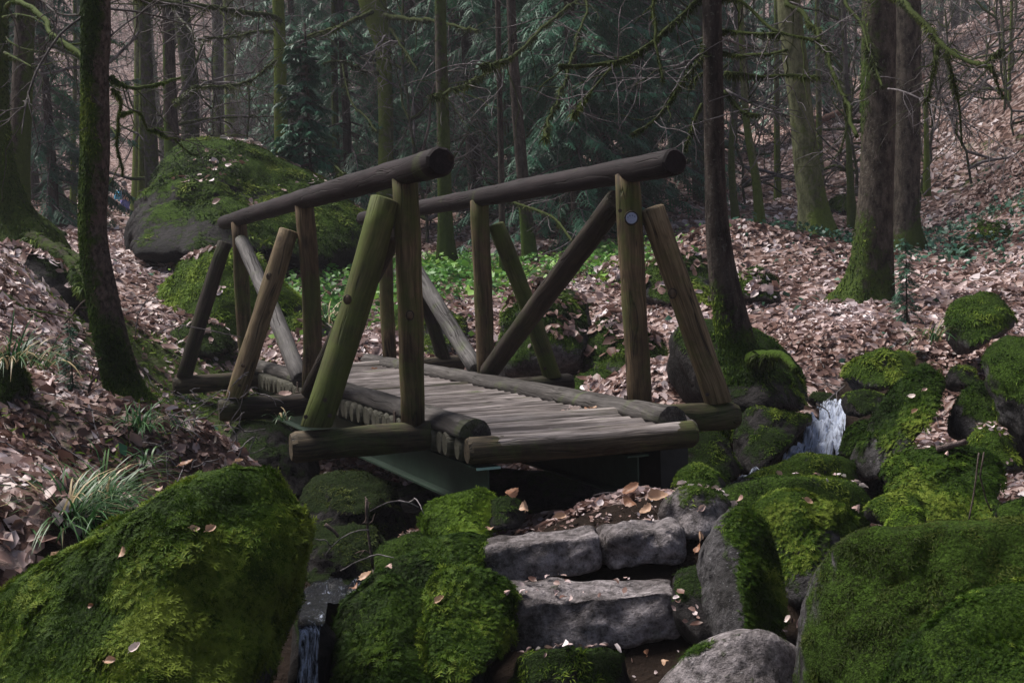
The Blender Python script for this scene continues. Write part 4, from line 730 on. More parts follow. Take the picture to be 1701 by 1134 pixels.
for lb, pp, d in [('thin mossy stem leaning left of a twin pair beyond the dark spruce', [(1222,-20,9),(1224,120,10),(1215,260,11),(1222,375,14)], 19), ('mossy forked stem just right of the dark spruce', [(1232,60,10),(1240,200,12),(1256,300,14),(1262,372,18)], 18), ('slim stem between the leaning beech and the massive trunk', [(1406,150,9),(1410,230,10),(1412,300,11),(1416,362,16)], 20), ('dark thin stem beside the fallen log on the slope', [(1360,160,9),(1361,230,10),(1363,305,13)], 25), ('broken reddish snag on the right slope', [(1538,170,8),(1539,230,8),(1540,292,10)], 20), ('thin sapling in the leaves at far right', [(1680,40,5),(1677,120,6),(1676,235,9)], 24), ('second sapling at far right, just left of the slender one', [(1664,30,5),(1670,130,6),(1676,240,8)], 24.3), ('straight dark stem left of the leaning mossy footed beech', [(1290,-20,8),(1290,150,9),(1292,330,12)], 24), ('green stemmed young tree rising behind the left slope', [(125,120,7),(122,250,8),(122,335,10)], 22), ('slim trunk with pale bark left of the house sized boulder', [(236,-20,8),(236,150,9),(235,330,12)], 22), ('mossy trunk left of the house sized boulder near the path', [(232,-20,16),(231,200,18),(230,335,22)], 26), ('faint double trunk in the haze behind the house sized boulder', [(360,-20,18),(362,120,18),(362,240,20)], 34), ('mossy post-like trunk between two spruces left of centre', [(555,-20,10),(556,150,11),(560,330,14)], 21), ('smooth trunk in the haze right of the mossy swollen one', [(378,-20,16),(381,120,16),(383,240,18)], 36)]:
    tree(lb, pp, d, random.choice([B_GREEN, B_FAR]), seed=len(lb), mossk=.45, mossdir=(-.4,-.1,0), sides=10, flare=.3, up=.3 if 'snag' in lb else 6)
# limbs entering from above: trees whose trunks stand left of them
for parent, lst, dd in [(t635, [([(618,20),(560,46),(500,70),(473,80)],8,4,-4,8,.9),([(640,28),(680,32),(714,33),(754,44),(794,51)],9,4,-3,8,.9),([(648,48),(666,75),(692,115)],6,3,-1,2,.9),([(640,60),(625,80),(600,118)],4,2,-1,3,.1),([(629,122),(606,119),(591,109),(568,104),(538,106)],4,4,-2,5,.9),([(568,104),(582,165),(612,200),(626,220)],3,4,-2,5,.8)], 19.5)]:
    for k, (pp, w0, w1, dz, tw, mo) in enumerate(lst): limb(parent, 'branch', pxl(pp, dd, w0, w1, dz), TWIG, 200 + k, tw, 0, mo, mossn=160 if mo > .5 else 0, mossL=.06, tw=2.5)
T2 = [o for o in SC.objects if o.get('label', '').startswith('mossy trunk left of centre')][0]
for k, (pp, w0, w1, dz, tw, mo) in enumerate([([(466,35),(450,26),(406,21),(362,13),(318,9),(274,4),(224,-4)],7,9,-7,16,.9),([(453,53),(420,54),(388,62),(341,62)],5,3,-3,8,.7),([(285,-5),(290,20),(312,44),(329,68),(353,79)],5,2,-5,9,.5),([(458,100),(418,132),(370,144),(323,144)],4,4,-4,6,.8),([(478,79),(497,70),(523,56),(568,44)],5,4,-3,5,.8),([(322,144),(305,160),(290,170)],3,2,-4,3,.6),([(530,250),(553,273),(573,290)],4,3,-4,0,.9)]):
    limb(T2, 'branch', pxl(pp, 17.5, w0, w1, dz), TWIG, 220 + k, tw * 2, 0, mo, mossn=170 if mo > .5 else 0, mossL=.05, tw=2.2)
TC = [o for o in SC.objects if o.get('label', '').startswith('dark spruce trunk left of centre')][0]
for k, (pp, w0, w1, dz, tw, mo) in enumerate([([(829,-20),(957,-10),(930,22),(900,48),(869,79),(833,104),(800,108)],4,6,-5,8,.8),([(832,100),(820,110),(789,132),(758,145),(719,161)],4,4,-4,5,.8),([(829,-10),(966,-10),(957,66),(939,132),(913,198),(904,229)],4,4,-5,9,.7),([(834,330),(880,345),(920,362),(950,400)],5,4,-2,6,.7)]):
    limb(TC, 'branch', pxl(pp, 14.2, w0, w1, dz), TWIG, 240 + k, tw * 2, 0, mo, mossn=260 if mo > .5 else 0, mossL=.045, tw=1.8)
# ---------------- conifers with needle sprays
def spruce_meshes(h, rb, seed, dens=1.0, low=.08, droop=.25, nt=14):
    rg = np.random.default_rng(seed); n = 14; z = np.linspace(-.3, h, n)
    path = np.stack([fbm(np.stack([z * .2, 0 * z, 0 * z + seed], -1), 2, seed) * .15, fbm(np.stack([z * .2, 0 * z + 5, 0 * z + seed], -1), 2, seed) * .15, z], -1)
    V, Fq = tube(path, np.linspace(rb, .02, n), 9); tr = mesh_np('trunk', V, Fq, B_SPR, True, {'moss': np.full(len(V), .15)})
    P0, D0, L0 = [], [], []; wood = Bag(); zz = h * low
    while zz < h * .97:
        nb = rg.integers(3, 6); f = 1 - zz / h
        for k in range(nb):
            a = rg.uniform(0, 6.28); bl = (.35 + 2.1 * f ** .75) * rg.uniform(.6, 1.15) * (h / 9); el = rg.uniform(-.35, .25) - droop * .5
            d = np.array([math.cos(a), math.sin(a), el]); d /= np.linalg.norm(d); q = [np.array([0, 0, zz])]
            for s in range(6): d = d + np.array([0, 0, -droop * .22 + .12 * (s > 3)]) + rg.normal(0, .05, 3); d /= np.linalg.norm(d); q.append(q[-1] + d * bl / 6)
            q = np.array(q); V, Fq = tube(q, np.linspace(.018, .004, 7), 4, False); wood.add(V, Fq, .4)
            m = int(26 * bl * dens)
            for t in rg.uniform(.18, 1, m):
                i = min(int(t * 6), 5); c = q[i] + (q[i + 1] - q[i]) * (t * 6 - i); td = q[i + 1] - q[i]; td /= np.linalg.norm(td)
                sd_ = np.cross(td, [0, 0, 1]); sd_ /= np.linalg.norm(sd_) + 1e-9
                dd = td * .75 + sd_ * rg.choice([-1, 1]) * rg.uniform(.5, 1) + np.array([0, 0, rg.uniform(-.55, .05)]); dd /= np.linalg.norm(dd)
                P0.append(c); D0.append(dd); L0.append(rg.uniform(.16, .42) * (1.2 - .6 * t) * (h / 9) ** .5)
        zz += rg.uniform(.18, .32) * h / 9
    P0, D0, L0 = np.array(P0), np.array(D0), np.array(L0)[:, None]; N = len(P0); S = np.cross(D0, [0, 0, 1]); S /= np.linalg.norm(S, axis=1)[:, None] + 1e-9
    S = S + rg.normal(0, .25, S.shape); Z = np.array([0, 0, 1.]); A = []; tris = []
    # each spray: a spine leaf and paired needle leaves
    dr = np.array([0, 0, -.25]); e = P0 + D0 * L0 + dr * L0; A += [P0, P0 + D0 * L0 * .5 + S * .014, P0 + D0 * L0 * .5 - S * .014, e]; tris += [(0, 1, 2), (1, 3, 2)]
    for t in (.15, .38, .6, .82):
        c = P0 + (e - P0) * t; k = len(A); w = L0 * (.42 * (1.1 - t))
        for sg in (-1, 1):
            k = len(A); A += [c - D0 * .012, c + D0 * .022, c + D0 * w * .75 + S * sg * w - Z * w * .25]; tris.append((k, k + 1, k + 2))
    nv = len(A); V = np.stack(A, 1).reshape(-1, 3); base = np.arange(N) * nv; T = np.concatenate([np.stack([base + i for i in q], -1) for q in tris])
    col = np.clip(.42 + fbm(P0 * 1.3, 3, seed) * .6 + rg.normal(0, .14, N), 0, 1)
    return tr, mesh_np('boughs', V, T, NEEDLE, True, {'rnd': np.repeat(col, nv)}), wood.mesh('limbs', TWIG, True, (0, 0, 0), 'moss')
SPR = [spruce_meshes(10, .14, 5, 1.0, .05, .35), spruce_meshes(12, .16, 6, .8, .12, .5), spruce_meshes(8, .1, 7, 1.0, .03, .3)]
SPS = spruce_meshes(3.2, .035, 8, 2.2, .42, .12)
def put_spruce(k, x, y, sc, rz, label, group=None, z=None, S=None):
    ms = S or SPR[k]; z = hz1(x, y) if z is None else z; t = thing('spruce_tree', label, 'spruce', (x, y, z - .1), group); t.rotation_euler = (0, 0, rz); t.scale = (sc,) * 3
    for nm, m in zip(('trunk', 'boughs', 'limbs'), ms): link(nm, m, (0, 0, 0), t)
    return t
for px, d, k, sc, lb in [(1005, 20, 0, 1.0, 'full spruce with drooping boughs behind the middle of the right handrail'), (930, 24, 1, 1.1, 'tall dark spruce at centre, right of the reddish trunk'), (790, 22, 0, 1.1, 'dense spruce whose boughs fill the gap between the two handrails'), (700, 26, 1, 1.1, 'spruce behind the pale green beech trunk'), (590, 21, 2, 1.0, 'small spruce left of the pale green beech trunk'), (1090, 27, 1, 1.0, 'shaded spruce left of the dark limbed trunk'), (90, 20, 2, .95, 'young dark spruce beside the path on the left'), (55, 30, 1, .9, 'spruce with layered boughs behind the mossy tree at the left border'), (505, 27, 0, .9, 'spruce in the haze above the house sized boulder'), (960, 18.5, 0, .95, 'nearest feathery spruce beyond the right handrail'), (1060, 22, 1, 1.0, 'tall feathery spruce left of the dark limbed trunk'), (660, 30, 0, 1.2, 'spruce between the pale green beech and the ivy-green trunk'), (1400, 36, 1, 1.4, 'spruce in the gap behind the massive trunk'), (860, 33, 0, 1.3, 'large spruce far behind the centre of the bridge')]:
    q = P(px, 400, d * K); put_spruce(k, q[0], q[1], sc, px * .7, lb)
q = P(512, 360, 15.5 * K); put_spruce(0, q[0], q[1], 1.0, 1, 'slender young fir with flat blue green tiers behind the left handrail', None, None, SPS).scale = (.85, .85, 1.0)
# ---------------- bare background trees
def bare_tree(h, seed, r0, fine=1.0):
    rg = np.random.default_rng(seed); tb, br = Bag(), Bag(); n = 12; z = np.linspace(-.3, h, n); bx = np.cumsum(rg.normal(0, .06, (n, 2)), axis=0)
    path = np.column_stack([bx, z]); V, Fq = tube(path, np.linspace(r0, .02, n), 9); tb.add(V, Fq, .5)
    def grow(p, d, l, r, lev):
        m = 5; q = [p]
        for s in range(m): d = d + rg.normal(0, .16, 3) + np.array([0, 0, .03 if lev < 2 else -.02]); d /= np.linalg.norm(d); q.append(q[-1] + d * l / m)
        V, Fq = tube(np.array(q), np.linspace(r, r * .35, m + 1), 4 if lev < 2 else 3, False); br.add(V, Fq, .75 - .22 * lev if rg.random() < .6 else .1)
        if lev < 3:
            for _ in range(rg.integers(3, 6)):
                i = rg.integers(1, m + 1); a = rg.normal(0, 1, 3); dd = d + a * .75; dd /= np.linalg.norm(dd); grow(q[i], dd, l * rg.uniform(.35, .65), r * .5, lev + 1)
    for k in range(int(15 * fine)):
        f = rg.uniform(.12, 1); i = min(int(f * (n - 1)), n - 2); a = rg.uniform(0, 6.28); grow(path[i], np.array([math.cos(a), math.sin(a), rg.uniform(-.1, .8)]), rg.uniform(1, 2.6) * (1.15 - .6 * f), .03 * (1.2 - .6 * f), 0)
    return tb.mesh('trunk', B_FAR, True, (0, 0, 0), 'moss'), br.mesh('branches', TWIG, True, (0, 0, 0), 'moss')
BARE = [bare_tree(9, 21, .12), bare_tree(11, 22, .17), bare_tree(8, 23, .09), bare_tree(10, 24, .13), bare_tree(3.2, 25, .03, .9)]
def put_bare(k, x, y, sc, rz, label, group, cat='tree', name='bare_tree'):
    t = thing(name, label, cat, (x, y, hz1(x, y)), group); t.rotation_euler = (random.uniform(-.06, .06), random.uniform(-.06, .06), rz); t.scale = (sc, sc, sc * random.uniform(1, 1.4))
    for nm, m in zip(('trunk', 'branches'), BARE[k]): link(nm, m, (0, 0, 0), t)
rg = np.random.default_rng(77)
cnt = 0
for i in range(135):
    d = 21 + 75 * rg.random() ** 1.1; x = rg.uniform(-.52, .52) * d
    if -.302 < x / d < -.280: continue
    if .16 < x / d < .42 and d < 55 and rg.random() < .85: continue
    put_bare(int(rg.integers(0, 4)), x, d, rg.uniform(.85, 1.5), rg.uniform(0, 6.28), 'slender bare tree among many in the dim wood beyond the bridge', 'bare trees of the background wood')
for i in range(22):
    d = 34 + 60 * rg.random(); x = rg.uniform(-.5, .5) * d
    if rg.random() < .5: x = rg.uniform(-.25, .25) * d
    put_spruce(int(rg.integers(0, 3)), x, d, rg.uniform(.9, 1.6), rg.uniform(0, 6.28), 'dark spruce deep in the wood behind the bridge', 'spruces of the background wood')
for i in range(34):
    d = rg.uniform(22, 38); x = rg.uniform(-.43, .43) * d
    if 0.02 < x / d < .12 and d < 22 or -.302 < x / d < -.28: continue
    put_bare(4, x, d, rg.uniform(.6, 1.2), rg.uniform(0, 6.28), 'thin leafless shrub in the undergrowth of the wood', 'leafless shrubs among the trees', 'shrub', 'bare_shrub')
# ------------------------------------------------------------------ litter, herbs, grass
def leaf_geo(pos, nor, size, rg, six=True):
    """curled dry leaves: folded along the midrib, tip and edges lifted"""
    n = len(pos); L = size * np.clip(rg.lognormal(-.08, .36, (n, 1)), .35, 2.0); r = rg.normal(0, 1, (n, 3)); nn = nor + rg.normal(0, .38, (n, 3)); nn /= np.linalg.norm(nn, axis=1)[:, None]
    t = r - nn * (r * nn).sum(1)[:, None]; t /= np.linalg.norm(t, axis=1)[:, None]; s = np.cross(nn, t); w = L * rg.uniform(.28, .42, (n, 1)); f = L * rg.uniform(-.05, .3, (n, 1)); c = L * rg.uniform(-.12, .3, (n, 1))
    b = pos - t * L * .5 + nn * (c * .6 + .004); e = pos + t * L * .5 + nn * (c + .004); m = pos + nn * .004
    if six:
        w1, w2 = w * rg.uniform(.75, 1, (n, 1)), w * rg.uniform(.7, 1, (n, 1))
        A = [b, m - t * L * .18 + s * w1 + nn * f, m - t * L * .18 - s * w2 + nn * f * .8, m, m + t * L * .2 + s * w1 * .85 + nn * f * 1.1, m + t * L * .2 - s * w2 * .8 + nn * f, e]
        tr = [(0, 3, 1), (0, 2, 3), (1, 3, 4), (2, 5, 3), (3, 6, 4), (3, 5, 6)]
    else:
        A = [b, m + s * w + nn * f, m - s * w + nn * f * .8, e]; tr = [(0, 2, 1), (1, 2, 3)]
    nv = len(A); V = np.stack(A, 1).reshape(-1, 3); base = np.arange(n) * nv
    T = np.concatenate([np.stack([base + i for i in q], -1) for q in tr]); a = np.clip(.5 + fbm(pos * 1.1, 2, 4) * .5 + rg.normal(0, .24, n), 0, 1)
    return V, T, np.repeat(a, nv)
def ground_n(x, y):
    e = .04; z = hz(x, y); n = np.stack([-(hz(x + e, y) - z) / e, -(hz(x, y + e) - z) / e, np.ones(len(x))], -1); return z, n / np.linalg.norm(n, axis=1)[:, None]
rg = np.random.default_rng(5)
def litter(n, d0, d1, size, six, xr=.45):
    d = d0 + (d1 - d0) * rg.random(n) ** .8; x = rg.uniform(-xr, xr, n) * d
    lf_ = litter_f(x, d); gf = green_f(x, d); cl = fbm(np.stack([x, d, 0 * x], -1) * 1.3, 3, 66)
    k = rg.random(n) < lf_ * (1 - .85 * sstep(.42, .75, gf)) * sstep(-.6, .1, cl); x, d = x[k], d[k]; z, nn = ground_n(x, d)
    return leaf_geo(np.stack([x, d, z + rg.random(len(x)) * .015], -1), nn, size, rg, six)
parts_ = [litter(60000, 3.9, 12.5, .064, True), litter(60000, 11, 23, .085, True), litter(60000, 20, 46, .14, False)]
# small drift of leaves on the landing between bridge and steps, and on the treads
def drift(a, b, d0, d1, n, z, size):
    x = rg.uniform(a, b, n); y = rg.uniform(d0, d1, n); return np.stack([x, y, (hz(x, y) if z is None else z + 0 * x) + .004], -1), size
for a, b, d0, d1, n, size in [(-.05, .95, 5.45, 6.6, 80, .045), (-.1, .9, 5.4, 6.2, 700, .018), (.75, 1.15, 4.7, 5.6, 60, .05), (.1, 1.2, 3.9, 4.6, 60, .04), (.1, 1.2, 3.9, 4.7, 260, .018)]:
    x = rg.uniform(a, b, n); y = rg.uniform(d0, d1, n); z, nn = ground_n(x, y); parts_.append(leaf_geo(np.stack([x, y, z + .01], -1), nn, size, rg))
tb_ = Bag(); r3 = np.random.default_rng(44)
for i in range(1500):      # broken twigs mixed into the leaves
    d = 4.5 + 13 * r3.random(); x = r3.uniform(-.42, .42) * d
    if litter_f(np.array([x]), np.array([d]))[0] < .8: continue
    a = r3.uniform(0, 3.14); l = r3.uniform(.06, .32); t = np.linspace(-.5, .5, 5) * l; qx, qy = x + np.cos(a) * t, d + np.sin(a) * t + r3.normal(0, .01, 5)
    tb_.add(*tube(np.stack([qx, qy, hz(qx, qy) + .02 + r3.random() * .02], -1), r3.uniform(.002, .005), 3, False), r3.uniform(0, .6))
link('twig_litter', tb_.mesh('twig_litter', TWIG, True, (0, 0, 0), 'moss'), kind='stuff', label='broken twigs strewn through the leaf litter', category='twig litter')
bag = Bag()
for V, T, a in parts_: bag.add(V, T, a)
link('leaf_litter', bag.mesh('leaf_litter', LEAF), kind='stuff', label='brown and pinkish dead beech leaves carpeting the ground', category='leaf litter')
def litter_on(keys, n, size, name, label, thr=.5, seed=1):
    bg_ = Bag(); r2 = np.random.default_rng(seed)
    for k, m in zip(keys, n):
        o, W, Fc, nr, ms = ROCKS[k]; w = sstep(thr, .95, nr[:, 2]) * sstep(-.2, .25, fbm(W * 1.3 + 3, 3, 8)); pos, nn = scatter(W, Fc, w, m, r2)
        if len(pos): bg_.add(*leaf_geo(pos + nn * .012, nn, size, r2))
    link(name, bg_.mesh(name, LEAF), kind='stuff', label=label, category='leaf litter')
litter_on(['BB', 'BC', 'BD'], [160, 260, 80], .075, 'leaf_litter', 'dead leaves lying on top of the house sized boulder and its mound', .8)
litter_on(['C1', 'C2', 'C3', 'C4', 'C5', 'C6', 'C8', 'C9', 'L1', 'R1', 'L2'], [180, 160, 80, 60, 60, 60, 120, 160, 260, 60, 30], .085, 'leaf_litter', 'dead leaves caught on the mossy bank stones')
litter_on(['S1', 'S3', 'B6', 'B6b', 'B4c', 'M4b', 'B15c', 'M5'], [36, 26, 14, 26, 10, 60, 30, 22], .03, 'leaf_litter', 'leaf crumbs on the steps and side stones', .6)
# herbs
def herbs(n, xf, seed, size=.06, mat=HERB, name='ground_herbs', label=''):
    r2 = np.random.default_rng(seed); x, y = xf(r2, n); n = len(x); z, nn = ground_n(x, y); h = r2.uniform(.02, .16, n); pos = np.stack([x, y, z + h], -1)
    nn = nn + r2.normal(0, .35, (n, 3)); nn /= np.linalg.norm(nn, axis=1)[:, None]; V, T, a = leaf_geo(pos, nn, size, r2, False); a = np.clip(a + .05, 0, 1)
    link(name, mesh_np(name, V, T, mat, True, {'rnd': a}), kind='stuff', label=label, category='ground herbs')
def pxgauss(lst):
    def f(r, n):
        X, Y = [], []
        for px, d, sx, sy, w in lst:
            m = int(n * w); c = P(px, 430, d * K); X.append(r.normal(c[0], sx, m)); Y.append(r.normal(c[1], sy, m))
        return np.concatenate(X), np.concatenate(Y)
    return f
herbs(5200, pxgauss([(745, 14.5, .7, 1.3, .4), (1010, 16, .5, 1.2, .25), (660, 13, .5, .8, .1), (520, 12.6, .5, .7, .15), (480, 12, .4, .6, .1)]), 1, .075, HERB, 'ground_herbs', 'fresh green herbs and wood grass around the trunk behind the bridge')
herbs(6000, pxgauss([(1620, 17, 1.6, 2.0, .3), (1540, 15.5, .5, .8, .08), (1350, 16.2, .5, .3, .06), (1500, 13, 5, 5, .08)]), 2, .07, m_blade('bramble_leaves', [(0, (.012, .05, .03)), (.6, (.03, .10, .06)), (1, (.09, .18, .13))], .2, .4), 'ground_herbs', 'bluish green bramble leaves low on the right hand slope')
r2 = np.random.default_rng(91); y = 5 + 14 * r2.random(90000) ** .8; x = r2.uniform(-.45, .45, 90000) * y; keep = r2.random(90000) < sstep(.42, .66, green_f(x, y) + .25 * fbm(np.stack([x, y, 0 * x], -1) * 3, 3, 8)) * litter_f(x, y); x, y = x[keep], y[keep]; z, nn = ground_n(x, y)
V, T, a = fronds(np.stack([x, y, z + .012], -1), nn, .045, r2, .1, .2, False); link('ground_moss', mesh_np('ground_moss', V, T, MOSS_Y, True, {'rnd': a}), kind='stuff', label='low green moss patches between the fallen leaves', category='moss')
def tuft(px, py, d, n, L, label, lean=(0, 0), seed=0, dry=.15, group=None):
    r2 = np.random.default_rng(seed + 300); c = P(px, py, d * K); b = Bag()
    for i in range(n):
        a = r2.uniform(0, 6.28); s = r2.uniform(0, .75) * L * r2.random(); p = c + np.array([math.cos(a) * s, math.sin(a) * s, -.03]); l = L * r2.uniform(.5, 1.2); w = .0035 * r2.uniform(.7, 1.5) * (d / 5) ** .5
        a += r2.normal(0, .9); k0 = r2.uniform(.15, .9); dr = np.array([math.cos(a) * k0 + lean[0], math.sin(a) * k0 + lean[1], 1.0]); q, m = [p], 6
        for k in range(m): dr = dr / np.linalg.norm(dr); q.append(q[-1] + dr * l / m); dr = dr + np.array([math.cos(a) * .16, math.sin(a) * .16, -.28 * (.5 + k0) - .1 * k / m])
        q = np.array(q); sd_ = np.array([-math.sin(a), math.cos(a), 0]); ws = w * np.array([.8, 1, 1, .95, .8, .5, .05])
        V = np.stack([q - sd_ * ws[:, None], q + sd_ * ws[:, None]], 1).reshape(-1, 3); Fq = [(2 * k, 2 * k + 1, 2 * k + 3, 2 * k + 2) for k in range(m)]
        b.add(V, Fq, 1.0 if r2.random() < dry else r2.uniform(0, .8))
    return thing('sedge_tuft', label, 'grass tuft', tuple(c), group, b.mesh('sedge_tuft', GRASS, True, c))
tuft(110, 870, 4.5, 320, .34, 'largest sedge tuft, behind the left foreground boulder', (.1, -.1), 1, .12)
tuft(170, 830, 4.8, 170, .32, 'long bladed sedge tuft draping right beside the largest one', (.3, -.1), 2, .1)
tuft(232, 705, 6.2, 90, .24, 'sedge tuft at the foot of the leaning scaly tree', (.1, -.2), 3, .05)
tuft(300, 700, 6.4, 26, .16, 'small sedge sprig between the leaning tree and the bridge', (.1, -.2), 4, .05)
tuft(20, 600, 6.1, 130, .34, 'sedge clump hanging over the mossy mound at the left edge', (.35, -.2), 5, .25)
tuft(80, 600, 6.5, 24, .3, 'few long blades arching right at the left edge', (.7, -.1), 6, .1)
tuft(1550, 560, 8.8, 50, .3, 'sedge tuft left of the stump shaped mossy block', (0, -.1), 7, .3)
tuft(690, 560, 11.5, 150, .38, 'withered sedge clump beyond the deck behind the near left post', (-.1, -.2), 8, .7)
tuft(545, 540, 11.8, 150, .4, 'green and straw coloured sedge behind the middle left post', (0, -.2), 9, .4)
tuft(480, 560, 11.2, 90, .3, 'sedge growing by the far end of the deck', (0, -.2), 10, .2)
tuft(240, 760, 5.4, 20, .15, 'short green sprig in the leaves right of the big tufts', (0, 0), 11, .1)
tuft(470, 690, 6.6, 16, .12, 'tiny sprig near the middle crossbeam end', (0, 0), 12, .1)
# little evergreen seedlings
for px, py, d, sc, lb in [(1505, 520, 10.2, .1, 'tiny spruce seedling right of the massive trunk'), (120, 640, 6.6, .06, 'flat bluish fir seedling in the leaves left of the leaning tree')]:
    q = P(px, py, d * K); s = put_spruce(2, q[0], q[1], sc, 1, lb, None, q[2])
# roots across the path at left
ROOTM = m_bark('bark_root', (.05, .036, .03), (.16, .12, .11), scale=(14, 14, 8))
for k, (pp, w0, w1, mo, lb) in enumerate([([(55,556),(90,562),(130,575),(165,588),(200,592)], 12, 8, .2, 'long bare root crossing the path left of the leaning tree'), ([(110,558),(150,566),(200,572),(260,586),(300,600)], 8, 5, .1, 'thinner bare root behind the long one'), ([(120,600),(165,604),(215,612),(270,618)], 8, 6, .1, 'bare root running behind the foot of the leaning tree'),
        ([(0,500),(40,508),(70,520),(100,528),(155,545)], 9, 7, .9, 'green mossy fallen branch on the left bank'), ([(105,532),(135,536),(170,548)], 9, 6, .1, 'bare dark stick continuing behind the mossy branch'), ([(125,705),(150,712),(185,712),(240,735)], 6, 3, .9, 'curved mossy stick in the leaves below the leaning tree'), ([(150,670),(155,640),(165,625)], 5, 3, .1, 'short bare stick poking up left of the leaning tree')]):
    c = P(*pp[0], 8); 
    dd = [9.2, 9.3, 8.2, 8.0, 8.3, 5.9, 6.6][k]; pts = pxl(pp, dd, w0, w1)
    for q in pts: q[2] = hz1(q[0], q[1]) + q[3] * .5 if k not in (6,) else q[2]
    t = thing('root' if k < 3 else 'fallen_branch', lb, 'root' if k < 3 else 'branch', tuple(pts[0][:3]))
    limb(t, 'stem', pts, ROOTM, 400 + k, 4 if k > 2 else 0, 0, mo, 8, 500 if mo > .5 else 0, .03)
def stick(pp, d, w0, w1, lb, seed, tw=2, mat=None, moss=.05, name='twig', cat='twig', dz=0):
    pts = pxl(pp, d, w0, w1, dz); t = thing(name, lb, cat, tuple(pts[0][:3])); limb(t, 'stem', pts, mat or TWIG, seed, tw, 0, moss, 6, tw=.5); return t
stick([(622,945),(616,900),(611,860),(608,828)], 5.0, 5, 6, 'broken upright stick in the dark gap under the bridge', 500, 5, ROOTM)
stick([(546,920),(565,895),(590,882),(612,880)], 4.9, 2, 2, 'arching thin twig left of the upright stick', 501, 1)
stick([(565,946),(590,934),(620,924)], 4.9, 2, 2, 'lower thin twig left of the upright stick', 502, 1)
stick([(615,852),(640,836),(665,832),(695,838)], 5.1, 2, 1, 'fine twig right of the upright stick', 503, 2)
stick([(540,870),(555,880),(562,890)], 4.9, 7, 5, 'thick stub against the right side of the left foreground boulder', 504, 0, ROOTM)
stick([(1626,752),(1622,790),(1632,820),(1640,850)], 4.6, 2.5, 2, 'dangling twig in front of the shaggy boulder', 505, 0, ROOTM)
stick([(1626,752),(1620,800),(1612,850),(1608,872)], 4.6, 2, 1.5, 'second dangling twig in front of the shaggy boulder', 506, 0, ROOTM)
stick([(1552,738),(1580,732),(1602,730)], 5.3, 10, 10, 'broken piece of branch lying above the shaggy boulder', 507, 0, ROOTM, name='fallen_branch', cat='branch')
stick([(1360,668),(1370,680),(1382,693)], 7.2, 2.5, 2, 'bare stick leaning over the head of the cascade', 508, 0, ROOTM)
stick([(1405,640),(1385,655),(1372,668)], 8.0, 2, 2, 'bare twig pointing to the cascade head', 509, 3)
stick([(225,560),(230,520),(245,495),(262,482)], 8.4, 2, 1.5, 'thin arching stem right of the leaning tree', 510, 2)
stick([(400,560),(330,545),(290,540),(262,555)], 8.6, 2, 1.5, 'long thin bramble stem over the small mossy hump', 511, 1)
for k in range(26):
    px = random.uniform(230, 420); py = random.uniform(640, 800); L = random.uniform(15, 50); a = random.uniform(-1.2, 1.2)
    d = 5.2 + (800 - py) / 160 * 1.4
    if px > 350 and py > 740: continue
    stick([(px, py), (px + L * .5 * math.cos(a), py - L * .5 * math.sin(a) - 4), (px + L * math.cos(a), py - L * math.sin(a))], d, 1.3, .8, 'thin dry twig among the leaves on the left bank', 520 + k, 1) ['group'] = 'dry twigs on the left bank'
lt = P(1420, 190, 27 * K); pts = pxl([(1352,205),(1372,196),(1392,188),(1412,182)], 26, 12, 8); t = thing('fallen_log', 'reddish fallen log propped on the slope behind the right trunks', 'log', tuple(pts[0][:3])); limb(t, 'stem', pts, m_bark('bark_red', (.11, .06, .05), (.24, .15, .12)), 560, 0, 0, .1, 10)
# ------------------------------------------------------------------ individual fallen leaves
def big_leaf_mesh(L, seed, lobed=False):
    r2 = np.random.default_rng(seed); n = 22; t = np.linspace(0, 2 * math.pi, n, endpoint=False); x = np.cos(t) * .5; y = np.sin(t) * .34 * (1 - .25 * np.cos(t))
    k = 1 + (.22 * np.cos(5 * t) if lobed else 0) + .05 * np.cos(n / 2 * t) + r2.normal(0, .03, n); x, y = x * k, y * k * (1.35 if lobed else 1)
    V = [(0, 0, 0)]; F3 = []; cu, cv, tw = r2.uniform(.3, 1.1), r2.uniform(.5, 1.5) * r2.choice([1, 1, -.6]), r2.normal(0, .7)
    def zz(a, b): return cu * a * a + cv * abs(b) ** 1.3 + tw * a * b - .05 * math.sin(abs(a) * 22) * .4
    V = [(a * f, b * f, zz(a * f, b * f)) for f in (0.35, .7, 1) for a, b in zip(x, y)] + [(0, 0, zz(0, 0))]
    c = 3 * n
    for i in range(n):
        j = (i + 1) % n; F3.append((c, i, j))
        for r_ in range(2): F3.append((r_ * n + i, (r_ + 1) * n + i, (r_ + 1) * n + j)); F3.append((r_ * n + i, (r_ + 1) * n + j, r_ * n + j))
    s = Bag(); V = np.array(V) * L; s.add(V, F3, 0.0)
    vs, fq = tube(np.array([(-.5 * L, 0, V[n * 2 + n // 2][2]), (-.7 * L, .02 * L, .12 * L)]), .0012, 4); s.n = len(V)
    T2_ = quads2tris(fq); s.add(vs, T2_ , 0.0)
    return s
LEAFMATS = [m_blade('single_leaf_%s' % nm, [(0, c), (1, c)], .15, .45) for nm, c in (('tan', (.42, .27, .18)), ('pale', (.62, .52, .48)), ('brown', (.24, .12, .07)), ('pink', (.52, .36, .31)))]
def leaf(px, py, d, L, m, label, nor=(0, -.5, .85), rot=0, seed=0, lobed=False):
    c = P(px, py, d * K); me = big_leaf_mesh(L, seed, lobed).mesh('fallen_leaf', LEAFMATS[m])
    n = Vector(nor).normalized(); q = n.to_track_quat('Z', 'Y') @ Quaternion((0, 0, 1), rot); return thing('fallen_leaf', label, 'leaf', tuple(c + np.array(n) * .01), None, me, q)
